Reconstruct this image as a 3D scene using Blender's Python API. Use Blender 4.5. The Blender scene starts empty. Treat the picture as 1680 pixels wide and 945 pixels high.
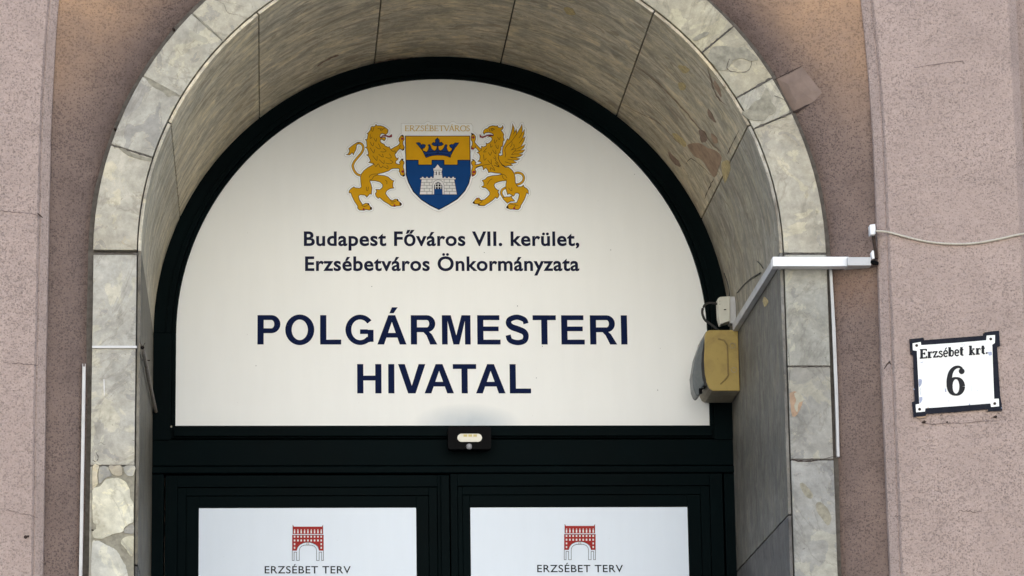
import bpy, bmesh, math, random
from mathutils import Vector, Matrix, noise
from mathutils.geometry import tessellate_polygon
random.seed(7)
S = bpy.context.scene
COL = S.collection
PI = math.pi

# ------------------------------------------------------------------ camera, sky, sun, exposure
W, H = 1680.0, 945.0
F, YAW, PITCH, ROLL = 5626.4, 0.0732, 0.22876, -0.01445
CAM = Vector((-0.586, -10.0, 1.6))
fw = Vector((math.sin(YAW)*math.cos(PITCH), math.cos(YAW)*math.cos(PITCH), math.sin(PITCH)))
r0_ = Vector((math.cos(YAW), -math.sin(YAW), 0)); u0_ = r0_.cross(fw)
RT = r0_*math.cos(ROLL) + u0_*math.sin(ROLL)
UP = -r0_*math.sin(ROLL) + u0_*math.cos(ROLL)
cd = bpy.data.cameras.new('camera'); cam = bpy.data.objects.new('camera', cd); COL.objects.link(cam)
cd.sensor_fit = 'HORIZONTAL'; cd.sensor_width = 36; cd.lens = 36*F/W; cd.clip_start = .1; cd.clip_end = 2000
cam.matrix_world = Matrix((( RT.x, UP.x, -fw.x, CAM.x), (RT.y, UP.y, -fw.y, CAM.y), (RT.z, UP.z, -fw.z, CAM.z), (0, 0, 0, 1)))
S.camera = cam

SUN_EL, SUN_AZ = math.radians(50), math.radians(180-18)   # azimuth from straight in front of the facade: the sun stands behind the building
world = bpy.data.worlds.new('World'); S.world = world; world.use_nodes = True
wn = world.node_tree.nodes; wl = world.node_tree.links
bg = wn['Background']; bg.inputs['Strength'].default_value = 0.10
sky = wn.new('ShaderNodeTexSky'); sky.sky_type = 'NISHITA'; sky.sun_disc = False
sky.sun_elevation = SUN_EL; sky.dust_density = 1.0; sky.air_density = 1.0; sky.ozone_density = 1.0
sky.sun_rotation = PI + SUN_AZ
wl.new(sky.outputs[0], bg.inputs['Color'])
ld = bpy.data.lights.new('sun', 'SUN'); ld.energy = 5.0; ld.angle = math.radians(.5); ld.color = (1, .97, .91)
lo = bpy.data.objects.new('sun', ld); COL.objects.link(lo)
sd = Vector((math.sin(SUN_AZ)*math.cos(SUN_EL), -math.cos(SUN_AZ)*math.cos(SUN_EL), math.sin(SUN_EL)))
lo.rotation_euler = sd.to_track_quat('Z', 'Y').to_euler(); lo.location = (-3, -12, 14)
S.view_settings.view_transform = 'Standard'; S.view_settings.look = 'None'
S.view_settings.exposure = 2.3; S.view_settings.gamma = 1.0

# ------------------------------------------------------------------ pixel -> point on a plane of the place
def ray(px, py):
    return (fw*F + RT*(px - W/2) - UP*(py - H/2)).normalized()
def at(px, py, Y=0.0):
    d = ray(px, py); t = (Y - CAM.y)/d.y; return CAM + d*t
def atx(px, py, X):
    d = ray(px, py); t = (X - CAM.x)/d.x; return CAM + d*t

# ------------------------------------------------------------------ materials
def rgb(*c): return (c[0], c[1], c[2], 1.0)
class NT:
    def __init__(s, name):
        s.m = bpy.data.materials.new(name); s.m.use_nodes = True
        s.n = s.m.node_tree.nodes; s.l = s.m.node_tree.links; s.b = s.n['Principled BSDF']
    def new(s, t, **k):
        x = s.n.new(t)
        for a, v in k.items(): setattr(x, a, v)
        return x
    def put(s, a, b):
        if isinstance(a, (int, float)): b.default_value = a
        elif isinstance(a, tuple): b.default_value = a
        else: s.l.new(a, b)
    def coord(s, kind='Object', scale=(1, 1, 1), rnd=0.0):
        tc = s.new('ShaderNodeTexCoord'); mp = s.new('ShaderNodeMapping'); mp.inputs['Scale'].default_value = scale
        s.l.new(tc.outputs[kind], mp.inputs['Vector'])
        if rnd:
            oi = s.new('ShaderNodeObjectInfo'); cmb = s.new('ShaderNodeCombineXYZ')
            for i, f in enumerate((rnd, rnd*1.7, rnd*.6)):
                mm = s.new('ShaderNodeMath', operation='MULTIPLY'); s.l.new(oi.outputs['Random'], mm.inputs[0]); mm.inputs[1].default_value = f
                s.l.new(mm.outputs[0], cmb.inputs[i])
            s.l.new(cmb.outputs[0], mp.inputs['Location'])
        return mp.outputs[0]
    def noise(s, v, scale, detail=4, rough=.55, dist=0.0):
        x = s.new('ShaderNodeTexNoise'); x.inputs['Scale'].default_value = scale; x.inputs['Detail'].default_value = detail
        x.inputs['Roughness'].default_value = rough; x.inputs['Distortion'].default_value = dist; s.l.new(v, x.inputs['Vector']); return x.outputs[0]
    def voro(s, v, scale, feature='F1', rnd=1.0):
        x = s.new('ShaderNodeTexVoronoi', feature=feature); x.inputs['Scale'].default_value = scale; x.inputs['Randomness'].default_value = rnd
        s.l.new(v, x.inputs['Vector']); return x.outputs[0]
    def ramp(s, f, *stops):
        x = s.new('ShaderNodeValToRGB'); e = x.color_ramp.elements
        while len(e) > 1: e.remove(e[0])
        e[0].position = stops[0][0]; e[0].color = rgb(*stops[0][1]) if isinstance(stops[0][1], tuple) else rgb(*(stops[0][1],)*3)
        for p, c in stops[1:]:
            q = e.new(p); q.color = rgb(*c) if isinstance(c, tuple) else rgb(c, c, c)
        s.l.new(f, x.inputs[0]); return x.outputs[0]
    def mix(s, f, a, b, mode='MIX'):
        x = s.new('ShaderNodeMix', data_type='RGBA', blend_type=mode)
        s.put(f, x.inputs[0]); s.put(a, x.inputs[6]); s.put(b, x.inputs[7]); return x.outputs[2]
    def math(s, op, a, b=0.0):
        x = s.new('ShaderNodeMath', operation=op); s.put(a, x.inputs[0]); s.put(b, x.inputs[1]); return x.outputs[0]
    def bump(s, h, strength=.3, dist=.01):
        x = s.new('ShaderNodeBump'); x.inputs['Strength'].default_value = strength; x.inputs['Distance'].default_value = dist
        s.l.new(h, x.inputs['Height']); s.l.new(x.outputs[0], s.b.inputs['Normal'])
    def done(s, col, rough=.6, spec=.5, metal=0.0):
        s.put(col, s.b.inputs['Base Color']); s.put(rough, s.b.inputs['Roughness'])
        s.b.inputs['Specular IOR Level'].default_value = spec; s.b.inputs['Metallic'].default_value = metal; return s.m

def m_plaster(name, base, dirt, dirt_amt, warm=False):
    t = NT(name); v = t.coord('Object'); g = t.new('ShaderNodeNewGeometry').outputs['Position']
    big = t.noise(g, 1.3, 5, .6); mid = t.noise(g, 9, 4, .6)
    lo_ = tuple(c*.86 for c in base); hi = tuple(min(1, c*1.08) for c in base)
    c = t.ramp(big, (.3, lo_), (.7, hi))
    c = t.mix(.35, c, t.ramp(mid, (.35, tuple(x*.82 for x in base)), (.65, hi)))
    grain = t.noise(g, 210, 2, .6)
    c = t.mix(.45, c, t.ramp(grain, (.3, .55), (.7, 1.15)), 'MULTIPLY')
    # dark aggregate specks: scattered grains of uneven size, thinning out in patches
    m1 = t.noise(g, 7, 4, .65)
    wv = t.new('ShaderNodeVectorMath', operation='ADD'); nz = t.new('ShaderNodeTexNoise'); nz.inputs['Scale'].default_value = 190; t.l.new(g, nz.inputs['Vector'])
    sv = t.new('ShaderNodeVectorMath', operation='SCALE'); t.l.new(nz.outputs['Color'], sv.inputs[0]); sv.inputs['Scale'].default_value = .0022
    t.l.new(g, wv.inputs[0]); t.l.new(sv.outputs[0], wv.inputs[1])
    def specks(scale, lo_r, size):
        x = t.new('ShaderNodeTexVoronoi'); x.inputs['Scale'].default_value = scale; t.l.new(wv.outputs[0], x.inputs['Vector'])
        sp = t.new('ShaderNodeSeparateColor'); t.l.new(x.outputs['Color'], sp.inputs[0])
        lim = t.math('MULTIPLY', t.math('SUBTRACT', t.math('ADD', sp.outputs[0], t.math('MULTIPLY', t.math('SUBTRACT', m1, .5), .9)), lo_r), size)
        return t.ramp(t.math('SUBTRACT', lim, x.outputs['Distance']), (0.0, 0.0), (.10, 1.0))
    s1 = specks(190, -.06, .62)
    c = t.mix(t.math('MULTIPLY', s1, .40), c, rgb(*(x*.22 for x in base)))
    s2 = specks(105, .52, .72)
    c = t.mix(t.math('MULTIPLY', s2, .42), c, rgb(*(x*.2 for x in base)))
    s3 = specks(120, .75, .9)
    c = t.mix(t.math('MULTIPLY', s3, .35), c, rgb(*(min(1, x*1.45) for x in base)))
    # soot and grime
    d = t.ramp(t.noise(g, 3.2, 6, .65, .6), (.42, 0.0), (.68, 1.0))
    c = t.mix(t.math('MULTIPLY', d, dirt_amt), c, rgb(*dirt))
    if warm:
        # warm reflected light painted in ochre on the haunches, soot in the crook beside the stone ring
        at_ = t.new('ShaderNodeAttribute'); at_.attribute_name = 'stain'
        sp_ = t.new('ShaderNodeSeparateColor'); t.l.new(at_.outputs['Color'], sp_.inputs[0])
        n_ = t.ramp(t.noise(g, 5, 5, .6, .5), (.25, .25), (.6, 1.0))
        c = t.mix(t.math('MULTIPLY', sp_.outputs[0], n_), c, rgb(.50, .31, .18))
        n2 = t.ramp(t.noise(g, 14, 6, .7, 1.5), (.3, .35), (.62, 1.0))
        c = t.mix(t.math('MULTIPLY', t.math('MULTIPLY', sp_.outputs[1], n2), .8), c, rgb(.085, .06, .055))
        n3 = t.ramp(t.noise(g, 22, 4, .7, .6), (.25, .2), (.6, 1.0))
        c = t.mix(t.math('MULTIPLY', sp_.outputs[2], n3), c, rgb(.22, .13, .085))
        c = t.mix(t.math('MULTIPLY', s1, .25), c, rgb(.07, .05, .045))
    h = t.math('ADD', t.math('MULTIPLY', grain, .4), t.math('MULTIPLY', t.noise(g, 32, 6, .65), 1.6))
    h = t.math('SUBTRACT', h, t.math('MULTIPLY', s1, .5)); h = t.math('SUBTRACT', h, t.math('MULTIPLY', s2, .5))
    t.bump(h, .6, .008)
    return t.done(c, .92, .25)

def m_marble(name, streak=False):
    """veined limestone marble; tinted per slab by the object's colour"""
    t = NT(name)
    oi = t.new('ShaderNodeObjectInfo'); OC = oi.outputs['Color']
    tn = lambda *c: t.mix(1.0, OC, rgb(*c), 'MULTIPLY')
    if streak:
        v = t.coord('UV', (2.0, 5.2, 1), 9.0); v2 = t.coord('UV', (1, 1.7, 1), 13.0)
    else:
        v = t.coord('Object', (1, 1, 1), 23.0); v2 = v
    n1 = t.noise(v, 2.4 if streak else 4.5, 7, .62, 1.2)
    if streak: c = t.ramp(n1, (.30, .48), (.42, .78), (.50, 1.0), (.60, 1.25), (.72, 1.65))
    else: c = t.ramp(n1, (.28, .66), (.42, .86), (.52, 1.0), (.62, 1.06), (.75, 1.22))
    c = t.mix(1.0, OC, c, 'MULTIPLY')
    # clay-yellow clouds
    n2 = t.noise(v2, 3.4, 5, .6, .8)
    c = t.mix(t.math('MULTIPLY', t.ramp(n2, (.45, 0.0), (.65, 1.0)), .28), c, tn(1.10, 1.0, .78))
    # mottled plates with crisp, ragged borders, lighter and darker
    n3 = t.noise(v2 if not streak else t.coord('UV', (1.6, 3.2, 1), 21.0), 7.5 if not streak else 4.6, 6, .62, 1.3)
    e1 = t.ramp(n3, (.575, 0.0), (.590, 1.0)); e2 = t.ramp(n3, (.405, 1.0), (.420, 0.0))
    c = t.mix(t.math('MULTIPLY', e1, .62), c, tn(.66, .66, .70))
    c = t.mix(t.math('MULTIPLY', e2, .65), c, tn(1.3, 1.26, 1.1))
    edge = t.ramp(t.math('ABSOLUTE', t.math('SUBTRACT', n3, .582)), (0.0, 1.0), (.012, 0.0))
    c = t.mix(t.math('MULTIPLY', edge, .35), c, tn(1.4, 1.3, 1.05))
    # dark veins
    n4 = t.noise(v, 3.0 if streak else 2.2, 8, .62, 2.2)
    vein = t.ramp(t.math('ABSOLUTE', t.math('SUBTRACT', n4, .5)), (0.0, 1.0), (.010, .5), (.025, 0.0))
    c = t.mix(t.math('MULTIPLY', vein, .42), c, tn(.45, .42, .38))
    # pale calcite veins in places
    n5 = t.noise(v2, 5.0, 5, .6, 2.6)
    vw = t.ramp(t.math('ABSOLUTE', t.math('SUBTRACT', n5, .47)), (0.0, 1.0), (.006, .4), (.012, 0.0))
    gate = t.ramp(t.noise(v2, 2.3, 2, .5), (.5, 0.0), (.58, 1.0))
    c = t.mix(t.math('MULTIPLY', t.math('MULTIPLY', vw, gate), .55 if streak else .3), c, tn(1.7, 1.6, 1.3))
    if streak:
        v3 = t.coord('UV', (1.1, 16, 1), 5.0)
        st = t.ramp(t.noise(v3, 2.5, 6, .65, .9), (.3, .62), (.48, 1.0), (.72, 1.3))
        c = t.mix(.3, c, st, 'MULTIPLY')
        v4 = t.coord('UV', (1.3, 4.2, 1), 17.0)
        n8 = t.noise(v4, 4.6, 6, .62, 1.6); bl = t.ramp(n8, (.565, 0.0), (.60, 1.0)); pl_ = t.ramp(n8, (.40, 1.0), (.43, 0.0))
        c = t.mix(t.math('MULTIPLY', pl_, .5), c, tn(1.5, 1.4, 1.15)); c = t.mix(t.math('MULTIPLY', bl, .6), c, tn(.55, .47, .40))
    # spalls, pits, rust specks, soot film
    g = t.new('ShaderNodeNewGeometry').outputs['Position']
    n6 = t.noise(g, 60, 4, .65, .6); pit = t.ramp(n6, (.655, 0.0), (.70, 1.0))
    c = t.mix(t.math('MULTIPLY', pit, .5), c, tn(.30, .27, .22))
    n7 = t.noise(g, 24, 3, .7, 1.5); ru = t.ramp(n7, (.70, 0.0), (.75, 1.0))
    c = t.mix(t.math('MULTIPLY', ru, .4), c, tn(1.3, 1.0, .55))
    c = t.mix(.6, c, t.ramp(t.noise(g, 30, 6, .75), (.32, .62), (.68, 1.22)), 'MULTIPLY')
    c = t.mix(.6, c, t.ramp(t.noise(g, 8, 5, .7, .8), (.34, .66), (.62, 1.15)), 'MULTIPLY')
    h = t.math('ADD', t.math('MULTIPLY', n1, .5), t.math('MULTIPLY', t.noise(g, 55, 5, .6), .4))
    h = t.math('SUBTRACT', h, t.math('MULTIPLY', pit, .4)); h = t.math('SUBTRACT', h, t.math('MULTIPLY', e1, .15))
    t.bump(h, .4, .006)
    rg = t.ramp(n1, (.3, .5), (.7, .68))
    return t.done(c, rg, .35)

def m_flat(name, col, rough=.5, spec=.5, var=.06, scale=30, metal=0.0, bump=0.0):
    t = NT(name); g = t.new('ShaderNodeNewGeometry').outputs['Position']
    n = t.noise(g, scale, 4, .6)
    c = t.mix(1.0, rgb(*col), t.ramp(n, (.3, 1-var), (.7, 1+var)), 'MULTIPLY')
    if bump: t.bump(n, bump, .004)
    return t.done(c, rough, spec, metal)

def m_dirtyplastic(name, col, dirt, amt=.5, rough=.5, scale=14, spec=.3):
    t = NT(name); g = t.new('ShaderNodeNewGeometry').outputs['Position']
    n = t.noise(g, scale, 6, .7, .8); f = t.ramp(n, (.45, 0.0), (.72, 1.0))
    n2 = t.noise(g, scale*8, 3, .6); f2 = t.ramp(n2, (.62, 0.0), (.72, 1.0))
    c = t.mix(t.math('MULTIPLY', f, amt), rgb(*col), rgb(*dirt))
    c = t.mix(t.math('MULTIPLY', f2, amt*.6), c, rgb(*dirt))
    t.bump(n2, .12, .002)
    return t.done(c, rough, .08 if col[0] < .02 else spec)

M = {}
M['plaster'] = m_plaster('pink_roughcast', (.455, .350, .305), (.33, .252, .218), .5)
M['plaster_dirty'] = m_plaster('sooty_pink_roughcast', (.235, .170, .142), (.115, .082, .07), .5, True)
M['plaster_patch'] = m_flat('smooth_repair_plaster', (.215, .158, .13), .9, .2, .16, 22, 0, .2)
M['marble'] = m_marble('veined_marble'); M['marble_streak'] = m_marble('streaked_marble', True)
M['mortar'] = m_flat('dark_joint_mortar', (.10, .088, .075), .95, .2, .3, 60, 0, .4)
M['cement'] = m_flat('grey_cement_fill', (.255, .235, .18), .9, .25, .3, 45, 0, .4)
M['cement_light'] = m_flat('pale_cement_fill', (.36, .335, .26), .9, .25, .15, 45, 0, .4)
M['ochre'] = m_flat('orange_clay_fill', (.33, .225, .15), .85, .25, .25, 30, 0, .3)
M['yellowspar'] = m_flat('yellow_spar', (.46, .36, .18), .8, .25, .3, 70, 0, .3)
M['brownspar'] = m_flat('brown_spar', (.24, .165, .12), .8, .25, .3, 60, 0, .3)
def m_paint():
    t = NT('dark_green_gloss_paint'); g = t.coord('Object', (1, 1, 1))
    n = t.noise(g, 3, 5, .6); c = t.ramp(n, (.3, (.0006, .0028, .0032)), (.7, (.0016, .0052, .0060)))
    w = t.noise(g, 34, 5, .75, .4); f = t.ramp(w, (.70, 0.0), (.76, 1.0))
    c = t.mix(t.math('MULTIPLY', f, .35), c, rgb(.06, .06, .055))
    t.bump(t.noise(g, 60, 4, .6), .08, .003)
    return t.done(c, t.ramp(n, (.3, .5), (.7, .62)), .03)
M['paint'] = m_paint()
def m_panel(name, col, stain, smudge=None):
    t = NT(name); g = t.coord('Object', (1, 1, 1))
    n = t.noise(g, 1.4, 4, .6); c = t.ramp(n, (.3, tuple(x*.955 for x in col)), (.7, col))
    s = t.noise(g, 130, 2, .5); f = t.ramp(s, (.765, 0.0), (.79, 1.0))
    c = t.mix(t.math('MULTIPLY', f, .55), c, rgb(*stain))
    c = t.mix(.25, c, t.ramp(t.noise(t.coord('Object', (6, 1, .8)), 4, 5, .6), (.35, .93), (.65, 1.0)), 'MULTIPLY')
    if smudge:  # soft blue-grey oval fading out round the given point
        vd = t.new('ShaderNodeVectorMath', operation='DISTANCE'); t.l.new(t.coord('Object', (1, 1, 2.4)), vd.inputs[0]); vd.inputs[1].default_value = smudge
        f3 = t.ramp(vd.outputs['Value'], (.0, 1.0), (.07, .8), (.19, 0.0))
        c = t.mix(t.math('MULTIPLY', t.math('MULTIPLY', f3, t.ramp(t.noise(g, 9, 4, .6), (.2, .6), (.6, 1.0))), .85), c, rgb(.40, .47, .53))
    t.bump(t.noise(g, 2.2, 2, .5), .12, .02)
    return t.done(c, .38, .45)
M['panel'] = m_panel('cream_white_sheet', (.85, .86, .835), (.25, .22, .18), (.075, 0, 0))
M['poster'] = m_panel('cool_white_sheet', (.76, .84, .93), (.35, .33, .30))
M['sticker'] = m_flat('clear_sticker_film', (.85, .87, .865), .3, .5, .02)
M['cutline'] = m_flat('sticker_cut_edge', (.50, .48, .43), .4, .4, .05)
M['navy'] = m_flat('navy_vinyl', (.002, .008, .045), .5, .05, .08)
M['ink'] = m_flat('blue_black_vinyl', (.010, .012, .035), .5, .05, .08)
M['gold'] = m_flat('gold_print', (.66, .345, .008), .5, .05, .05, 20)
M['goldtext'] = m_flat('gold_letter_print', (.62, .42, .09), .5, .05, .05, 20)
M['blue'] = m_flat('blue_print', (.006, .055, .21), .5, .05, .05, 20)
M['crownblue'] = m_flat('crown_blue_print', (.012, .045, .19), .5, .05, .05, 20)
M['line'] = m_flat('dark_outline_print', (.045, .022, .012), .5, .05, .05)
M['black'] = m_flat('black_print', (.006, .007, .012), .5, .05, .05)
M['redprint'] = m_flat('red_print', (.30, .03, .045), .5, .05, .05)
M['whiteprint'] = m_flat('white_print', (.74, .73, .72), .4, .4, .02)
M['greyprint'] = m_flat('grey_print', (.16, .16, .17), .5, .05, .02)
M['brick'] = m_flat('brick_red_print', (.36, .035, .03), .5, .05, .05)
M['charcoal'] = m_flat('charcoal_print', (.018, .026, .035), .5, .05, .05)
M['trunk_white'] = m_dirtyplastic('white_trunking_plastic', (.80, .80, .80), (.55, .53, .50), .35, .4, 30)
M['trunk_pale'] = m_dirtyplastic('greyed_white_plastic', (.60, .59, .575), (.42, .40, .37), .45, .5)
M['trunk_grey'] = m_dirtyplastic('weathered_grey_plastic', (.50, .50, .50), (.33, .31, .29), .5, .55)
M['box_yellow'] = m_dirtyplastic('sun_yellowed_plastic', (.38, .275, .08), (.22, .15, .055), .7, .5)
M['box_rib'] = m_dirtyplastic('dirt_lined_yellow_plastic', (.25, .175, .055), (.16, .11, .045), .6, .5)  # darker yellow that sets the raised rib off from the cover
M['box_side'] = m_dirtyplastic('dusty_beige_plastic', (.30, .26, .19), (.15, .12, .09), .6, .6)
M['hood'] = m_dirtyplastic('dark_grey_hood_plastic', (.095, .11, .115), (.20, .20, .185), .5, .35)
M['sensor_white'] = m_dirtyplastic('aged_white_plastic', (.58, .57, .49), (.42, .40, .33), .4, .45)
M['blackplastic'] = m_flat('black_plastic', (.0025, .0025, .003), .6, .06, .1)
M['cable'] = m_flat('black_cable_rubber', (.02, .019, .018), .6, .4, .2)
M['cable_light'] = m_dirtyplastic('pale_cable_sheath', (.50, .46, .38), (.25, .20, .15), .6, .55, 60)
M['iron'] = m_flat('rusty_iron', (.035, .022, .016), .85, .3, .4, 80, .0, .5)
M['pipe'] = m_dirtyplastic('weathered_conduit', (.28, .24, .20), (.09, .065, .05), .7, .6, 40)
M['enamel'] = m_dirtyplastic('white_enamel', (.84, .84, .81), (.58, .53, .42), .34, .25, 25)
M['enamel_navy'] = m_dirtyplastic('navy_enamel', (.004, .006, .015), (.05, .05, .055), .25, .35, 60)
M['enamel_black'] = m_flat('black_enamel', (.006, .007, .011), .4, .15, .1)
M['chip'] = m_flat('chipped_enamel', (.33, .36, .47), .6, .4, .2, 80)
M['lens'] = m_flat('frosted_lens', (.70, .68, .58), .25, .5, .04)
M['led'] = m_flat('led_chip_yellow', (.55, .46, .16), .4, .5, .04)
M['pir'] = m_flat('grey_sensor_dome', (.38, .38, .40), .3, .5, .04)
M['asphalt'] = m_flat('asphalt', (.055, .053, .05), .9, .3, .2, 20, 0, .4)
M['paving'] = m_flat('concrete_paving', (.32, .28, .22), .9, .3, .12, 6, 0, .3)
M['kerb'] = m_flat('granite_kerb', (.33, .31, .28), .8, .3, .15, 12, 0, .3)
M['stucco'] = m_flat('cream_stucco', (.59, .57, .525), .9, .2, .06, 3)
M['rooftile'] = m_flat('clay_roof', (.22, .10, .07), .9, .2)
M['window_dark'] = m_flat('window_glass_dark', (.03, .035, .04), .2, .5)
M['crack'] = m_flat('shadowed_crack', (.05, .035, .03), .95, .1, .2)
M['hairline'] = m_flat('hairline_crack', (.16, .115, .10), .95, .1, .2)

# ------------------------------------------------------------------ object helpers
def empty(name, loc, label, cat, group=None):
    o = bpy.data.objects.new(name, None); COL.objects.link(o); o.location = loc; o.empty_display_size = .05
    o['label'] = label; o['category'] = cat
    if group: o['group'] = group
    return o
def wloc(o):
    v = Vector((0, 0, 0))
    while o: v = v + o.location; o = o.parent
    return v
class MB:
    def __init__(s): s.v = []; s.f = []; s.mi = []; s.mats = []; s.uv = {}
    def mat(s, m):
        if m not in s.mats: s.mats.append(m)
        return s.mats.index(m)
    def add(s, vs, fs, m, uvs=None):
        b = len(s.v); s.v += [Vector(v) for v in vs]; k = s.mat(m)
        for f in fs: s.f.append([b+i for i in f]); s.mi.append(k)
        if uvs:
            for i, u in enumerate(uvs): s.uv[b+i] = u
    def box(s, p, q, m):
        x0, y0, z0 = p; x1, y1, z1 = q
        s.add([(x0,y0,z0),(x1,y0,z0),(x1,y1,z0),(x0,y1,z0),(x0,y0,z1),(x1,y0,z1),(x1,y1,z1),(x0,y1,z1)],
              [(0,3,2,1),(4,5,6,7),(0,1,5,4),(1,2,6,5),(2,3,7,6),(3,0,4,7)], m)
    def bar(s, a, b, wdt, dep, m, n=(0, -1, 0)):
        """rectangular bar from a to b; width across, depth along n"""
        a = Vector(a); b = Vector(b); d = (b-a).normalized(); n = Vector(n); n = (n - d*n.dot(d)).normalized(); c = d.cross(n)
        vs = []
        for p in (a, b):
            for i, j in ((-1,-1),(1,-1),(1,1),(-1,1)): vs.append(p + c*(i*wdt/2) + n*(j*dep/2))
        s.add(vs, [(0,1,2,3),(7,6,5,4),(0,4,5,1),(1,5,6,2),(2,6,7,3),(3,7,4,0)], m)
    def tube(s, pts, r, m, n=8, cap=True):
        pts = [Vector(p) for p in pts]; vs = []; fs = []
        up = Vector((0, 0, 1))
        for i, p in enumerate(pts):
            d = (pts[min(i+1, len(pts)-1)] - pts[max(i-1, 0)]).normalized()
            a = d.cross(up if abs(d.z) < .9 else Vector((1, 0, 0))).normalized(); b = d.cross(a)
            rr = r[i] if isinstance(r, (list, tuple)) else r
            for k in range(n): vs.append(p + a*rr*math.cos(2*PI*k/n) + b*rr*math.sin(2*PI*k/n))
        for i in range(len(pts)-1):
            for k in range(n): fs.append((i*n+k, i*n+(k+1) % n, (i+1)*n+(k+1) % n, (i+1)*n+k))
        if cap: fs += [tuple(range(n-1, -1, -1)), tuple(range((len(pts)-1)*n, len(pts)*n))]
        s.add(vs, fs, m)
    def prism(s, poly, ext, m):
        """poly: list of 3-D points (one plane), ext: vector"""
        n = len(poly); poly = [Vector(p) for p in poly]; ext = Vector(ext)
        tri = [tuple(t) for t in tessellate_polygon([poly])]
        vs = poly + [p+ext for p in poly]
        fs = list(tri) + [tuple(i+n for i in reversed(t)) for t in tri] + [(i, (i+1) % n, n+(i+1) % n, n+i) for i in range(n)]
        s.add(vs, fs, m)
    def build(s, name, parent=None, smooth=False, bevel=0.0, recalc=True):
        off = wloc(parent) if parent else Vector((0, 0, 0))
        me = bpy.data.meshes.new(name); me.from_pydata([v-off for v in s.v], [], s.f)
        for m in s.mats: me.materials.append(M[m])
        me.polygons.foreach_set('material_index', s.mi)
        if s.uv:
            ul = me.uv_layers.new(name='UVMap')
            for lp in me.loops: ul.data[lp.index].uv = s.uv.get(lp.vertex_index, (0, 0))
        if recalc:
            bm = bmesh.new(); bm.from_mesh(me); bmesh.ops.recalc_face_normals(bm, faces=bm.faces); bm.to_mesh(me); bm.free()
        if smooth: me.polygons.foreach_set('use_smooth', [True]*len(me.polygons))
        me.update()
        o = bpy.data.objects.new(name, me); COL.objects.link(o)
        if parent: o.parent = parent
        if bevel:
            bv = o.modifiers.new('bevel', 'BEVEL'); bv.width = bevel; bv.segments = 2; bv.limit_method = 'ANGLE'; bv.angle_limit = math.radians(40)
        return o
def tagged(o, label, cat, group=None):
    o['label'] = label; o['category'] = cat
    if group: o['group'] = group
    return o

# ---- flat print: polygons and strokes given in a 2-D drawing space, mapped on to a surface in thin layers
def catmull(pts, n=6, closed=False):
    P = [tuple(p) for p in pts]; out = []
    N = len(P); rng = range(N if closed else N-1)
    for i in rng:
        p0 = P[(i-1) % N] if (closed or i > 0) else P[0]; p1 = P[i]; p2 = P[(i+1) % N]
        p3 = P[(i+2) % N] if (closed or i+2 < N) else P[-1]
        for k in range(n):
            t = k/n; out.append(tuple(.5*((2*b) + (-a+c)*t + (2*a-5*b+4*c-d)*t*t + (-a+3*b-3*c+d)*t**3) for a, b, c, d in zip(p0, p1, p2, p3)))
    if not closed: out.append(P[-1])
    return out
class Print:
    def __init__(s, fn): s.f0 = fn; s.n = 0; s.mb = MB()         # fn(x, y, layer) -> world point
    def fn(s, x, y, layer): return s.f0(x, y, layer + (s.n % 14)*.06)
    def poly(s, pts, m, layer=1):
        s.n += 1; vs = [s.fn(x, y, layer) for x, y in pts]
        tri = tessellate_polygon([[Vector((x, y, 0)) for x, y in pts]])
        s.mb.add(vs, [tuple(t) for t in tri], m)
    def stroke(s, pts, wd, m, layer=2, closed=False, rnd=True):
        """variable width ribbon"""
        s.n += 1
        n = len(pts)
        ws = wd if isinstance(wd, (list, tuple)) else [wd]*n
        if ws[0] > 3.2 and not rnd is None and m in ('cutline', 'sticker'):
            for i in range(n if closed else n-1):
                p, q = pts[i], pts[(i+1) % n]; w = ws[i]/2; l = math.hypot(q[0]-p[0], q[1]-p[1]) or 1; nx, ny = -(q[1]-p[1])/l*w, (q[0]-p[0])/l*w
                s.poly([(p[0]+nx, p[1]+ny), (q[0]+nx, q[1]+ny), (q[0]-nx, q[1]-ny), (p[0]-nx, p[1]-ny)], m, layer); s.disc(p[0], p[1], w, m, layer, n=10)
            return
        L = []; R = []
        for i in range(n):
            a = pts[(i-1) % n] if (closed or i > 0) else pts[i]; b = pts[(i+1) % n] if (closed or i < n-1) else pts[i]
            p = pts[i]
            d1 = (p[0]-a[0], p[1]-a[1]); d2 = (b[0]-p[0], b[1]-p[1])
            l1 = math.hypot(*d1) or 1; l2 = math.hypot(*d2) or 1
            if d1 == (0, 0): d1 = d2; l1 = l2
            if d2 == (0, 0): d2 = d1; l2 = l1
            dx, dy = d1[0]/l1+d2[0]/l2, d1[1]/l1+d2[1]/l2; l = math.hypot(dx, dy)
            if l < .25: dx, dy = d1[0]/l1, d1[1]/l1; l = 1
            dx /= l; dy /= l
            c = max(.6, abs(dx*d1[0]/l1 + dy*d1[1]/l1)); w = ws[i]/2/c
            L.append(s.fn(p[0]-dy*w, p[1]+dx*w, layer)); R.append(s.fn(p[0]+dy*w, p[1]-dx*w, layer))
        fs = [(i, i+1, n+i+1, n+i) for i in range(n-1)]
        if closed: fs.append((n-1, 0, n, 2*n-1))
        s.mb.add(L+R, fs, m)
    def disc(s, x, y, r, m, layer=2, ry=None, n=14):
        ry = ry or r
        s.poly([(x+r*math.cos(2*PI*k/n), y+ry*math.sin(2*PI*k/n)) for k in range(n)], m, layer)
    def rect(s, x0, y0, x1, y1, m, layer=2): s.poly([(x0,y0),(x1,y0),(x1,y1),(x0,y1)], m, layer)
    def build(s, name, parent): return s.mb.build(name, parent, recalc=False)
    def cut(s, name, parent):
        o = s.mb.build(name, parent, recalc=False); s.mb = MB(); return o
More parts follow.
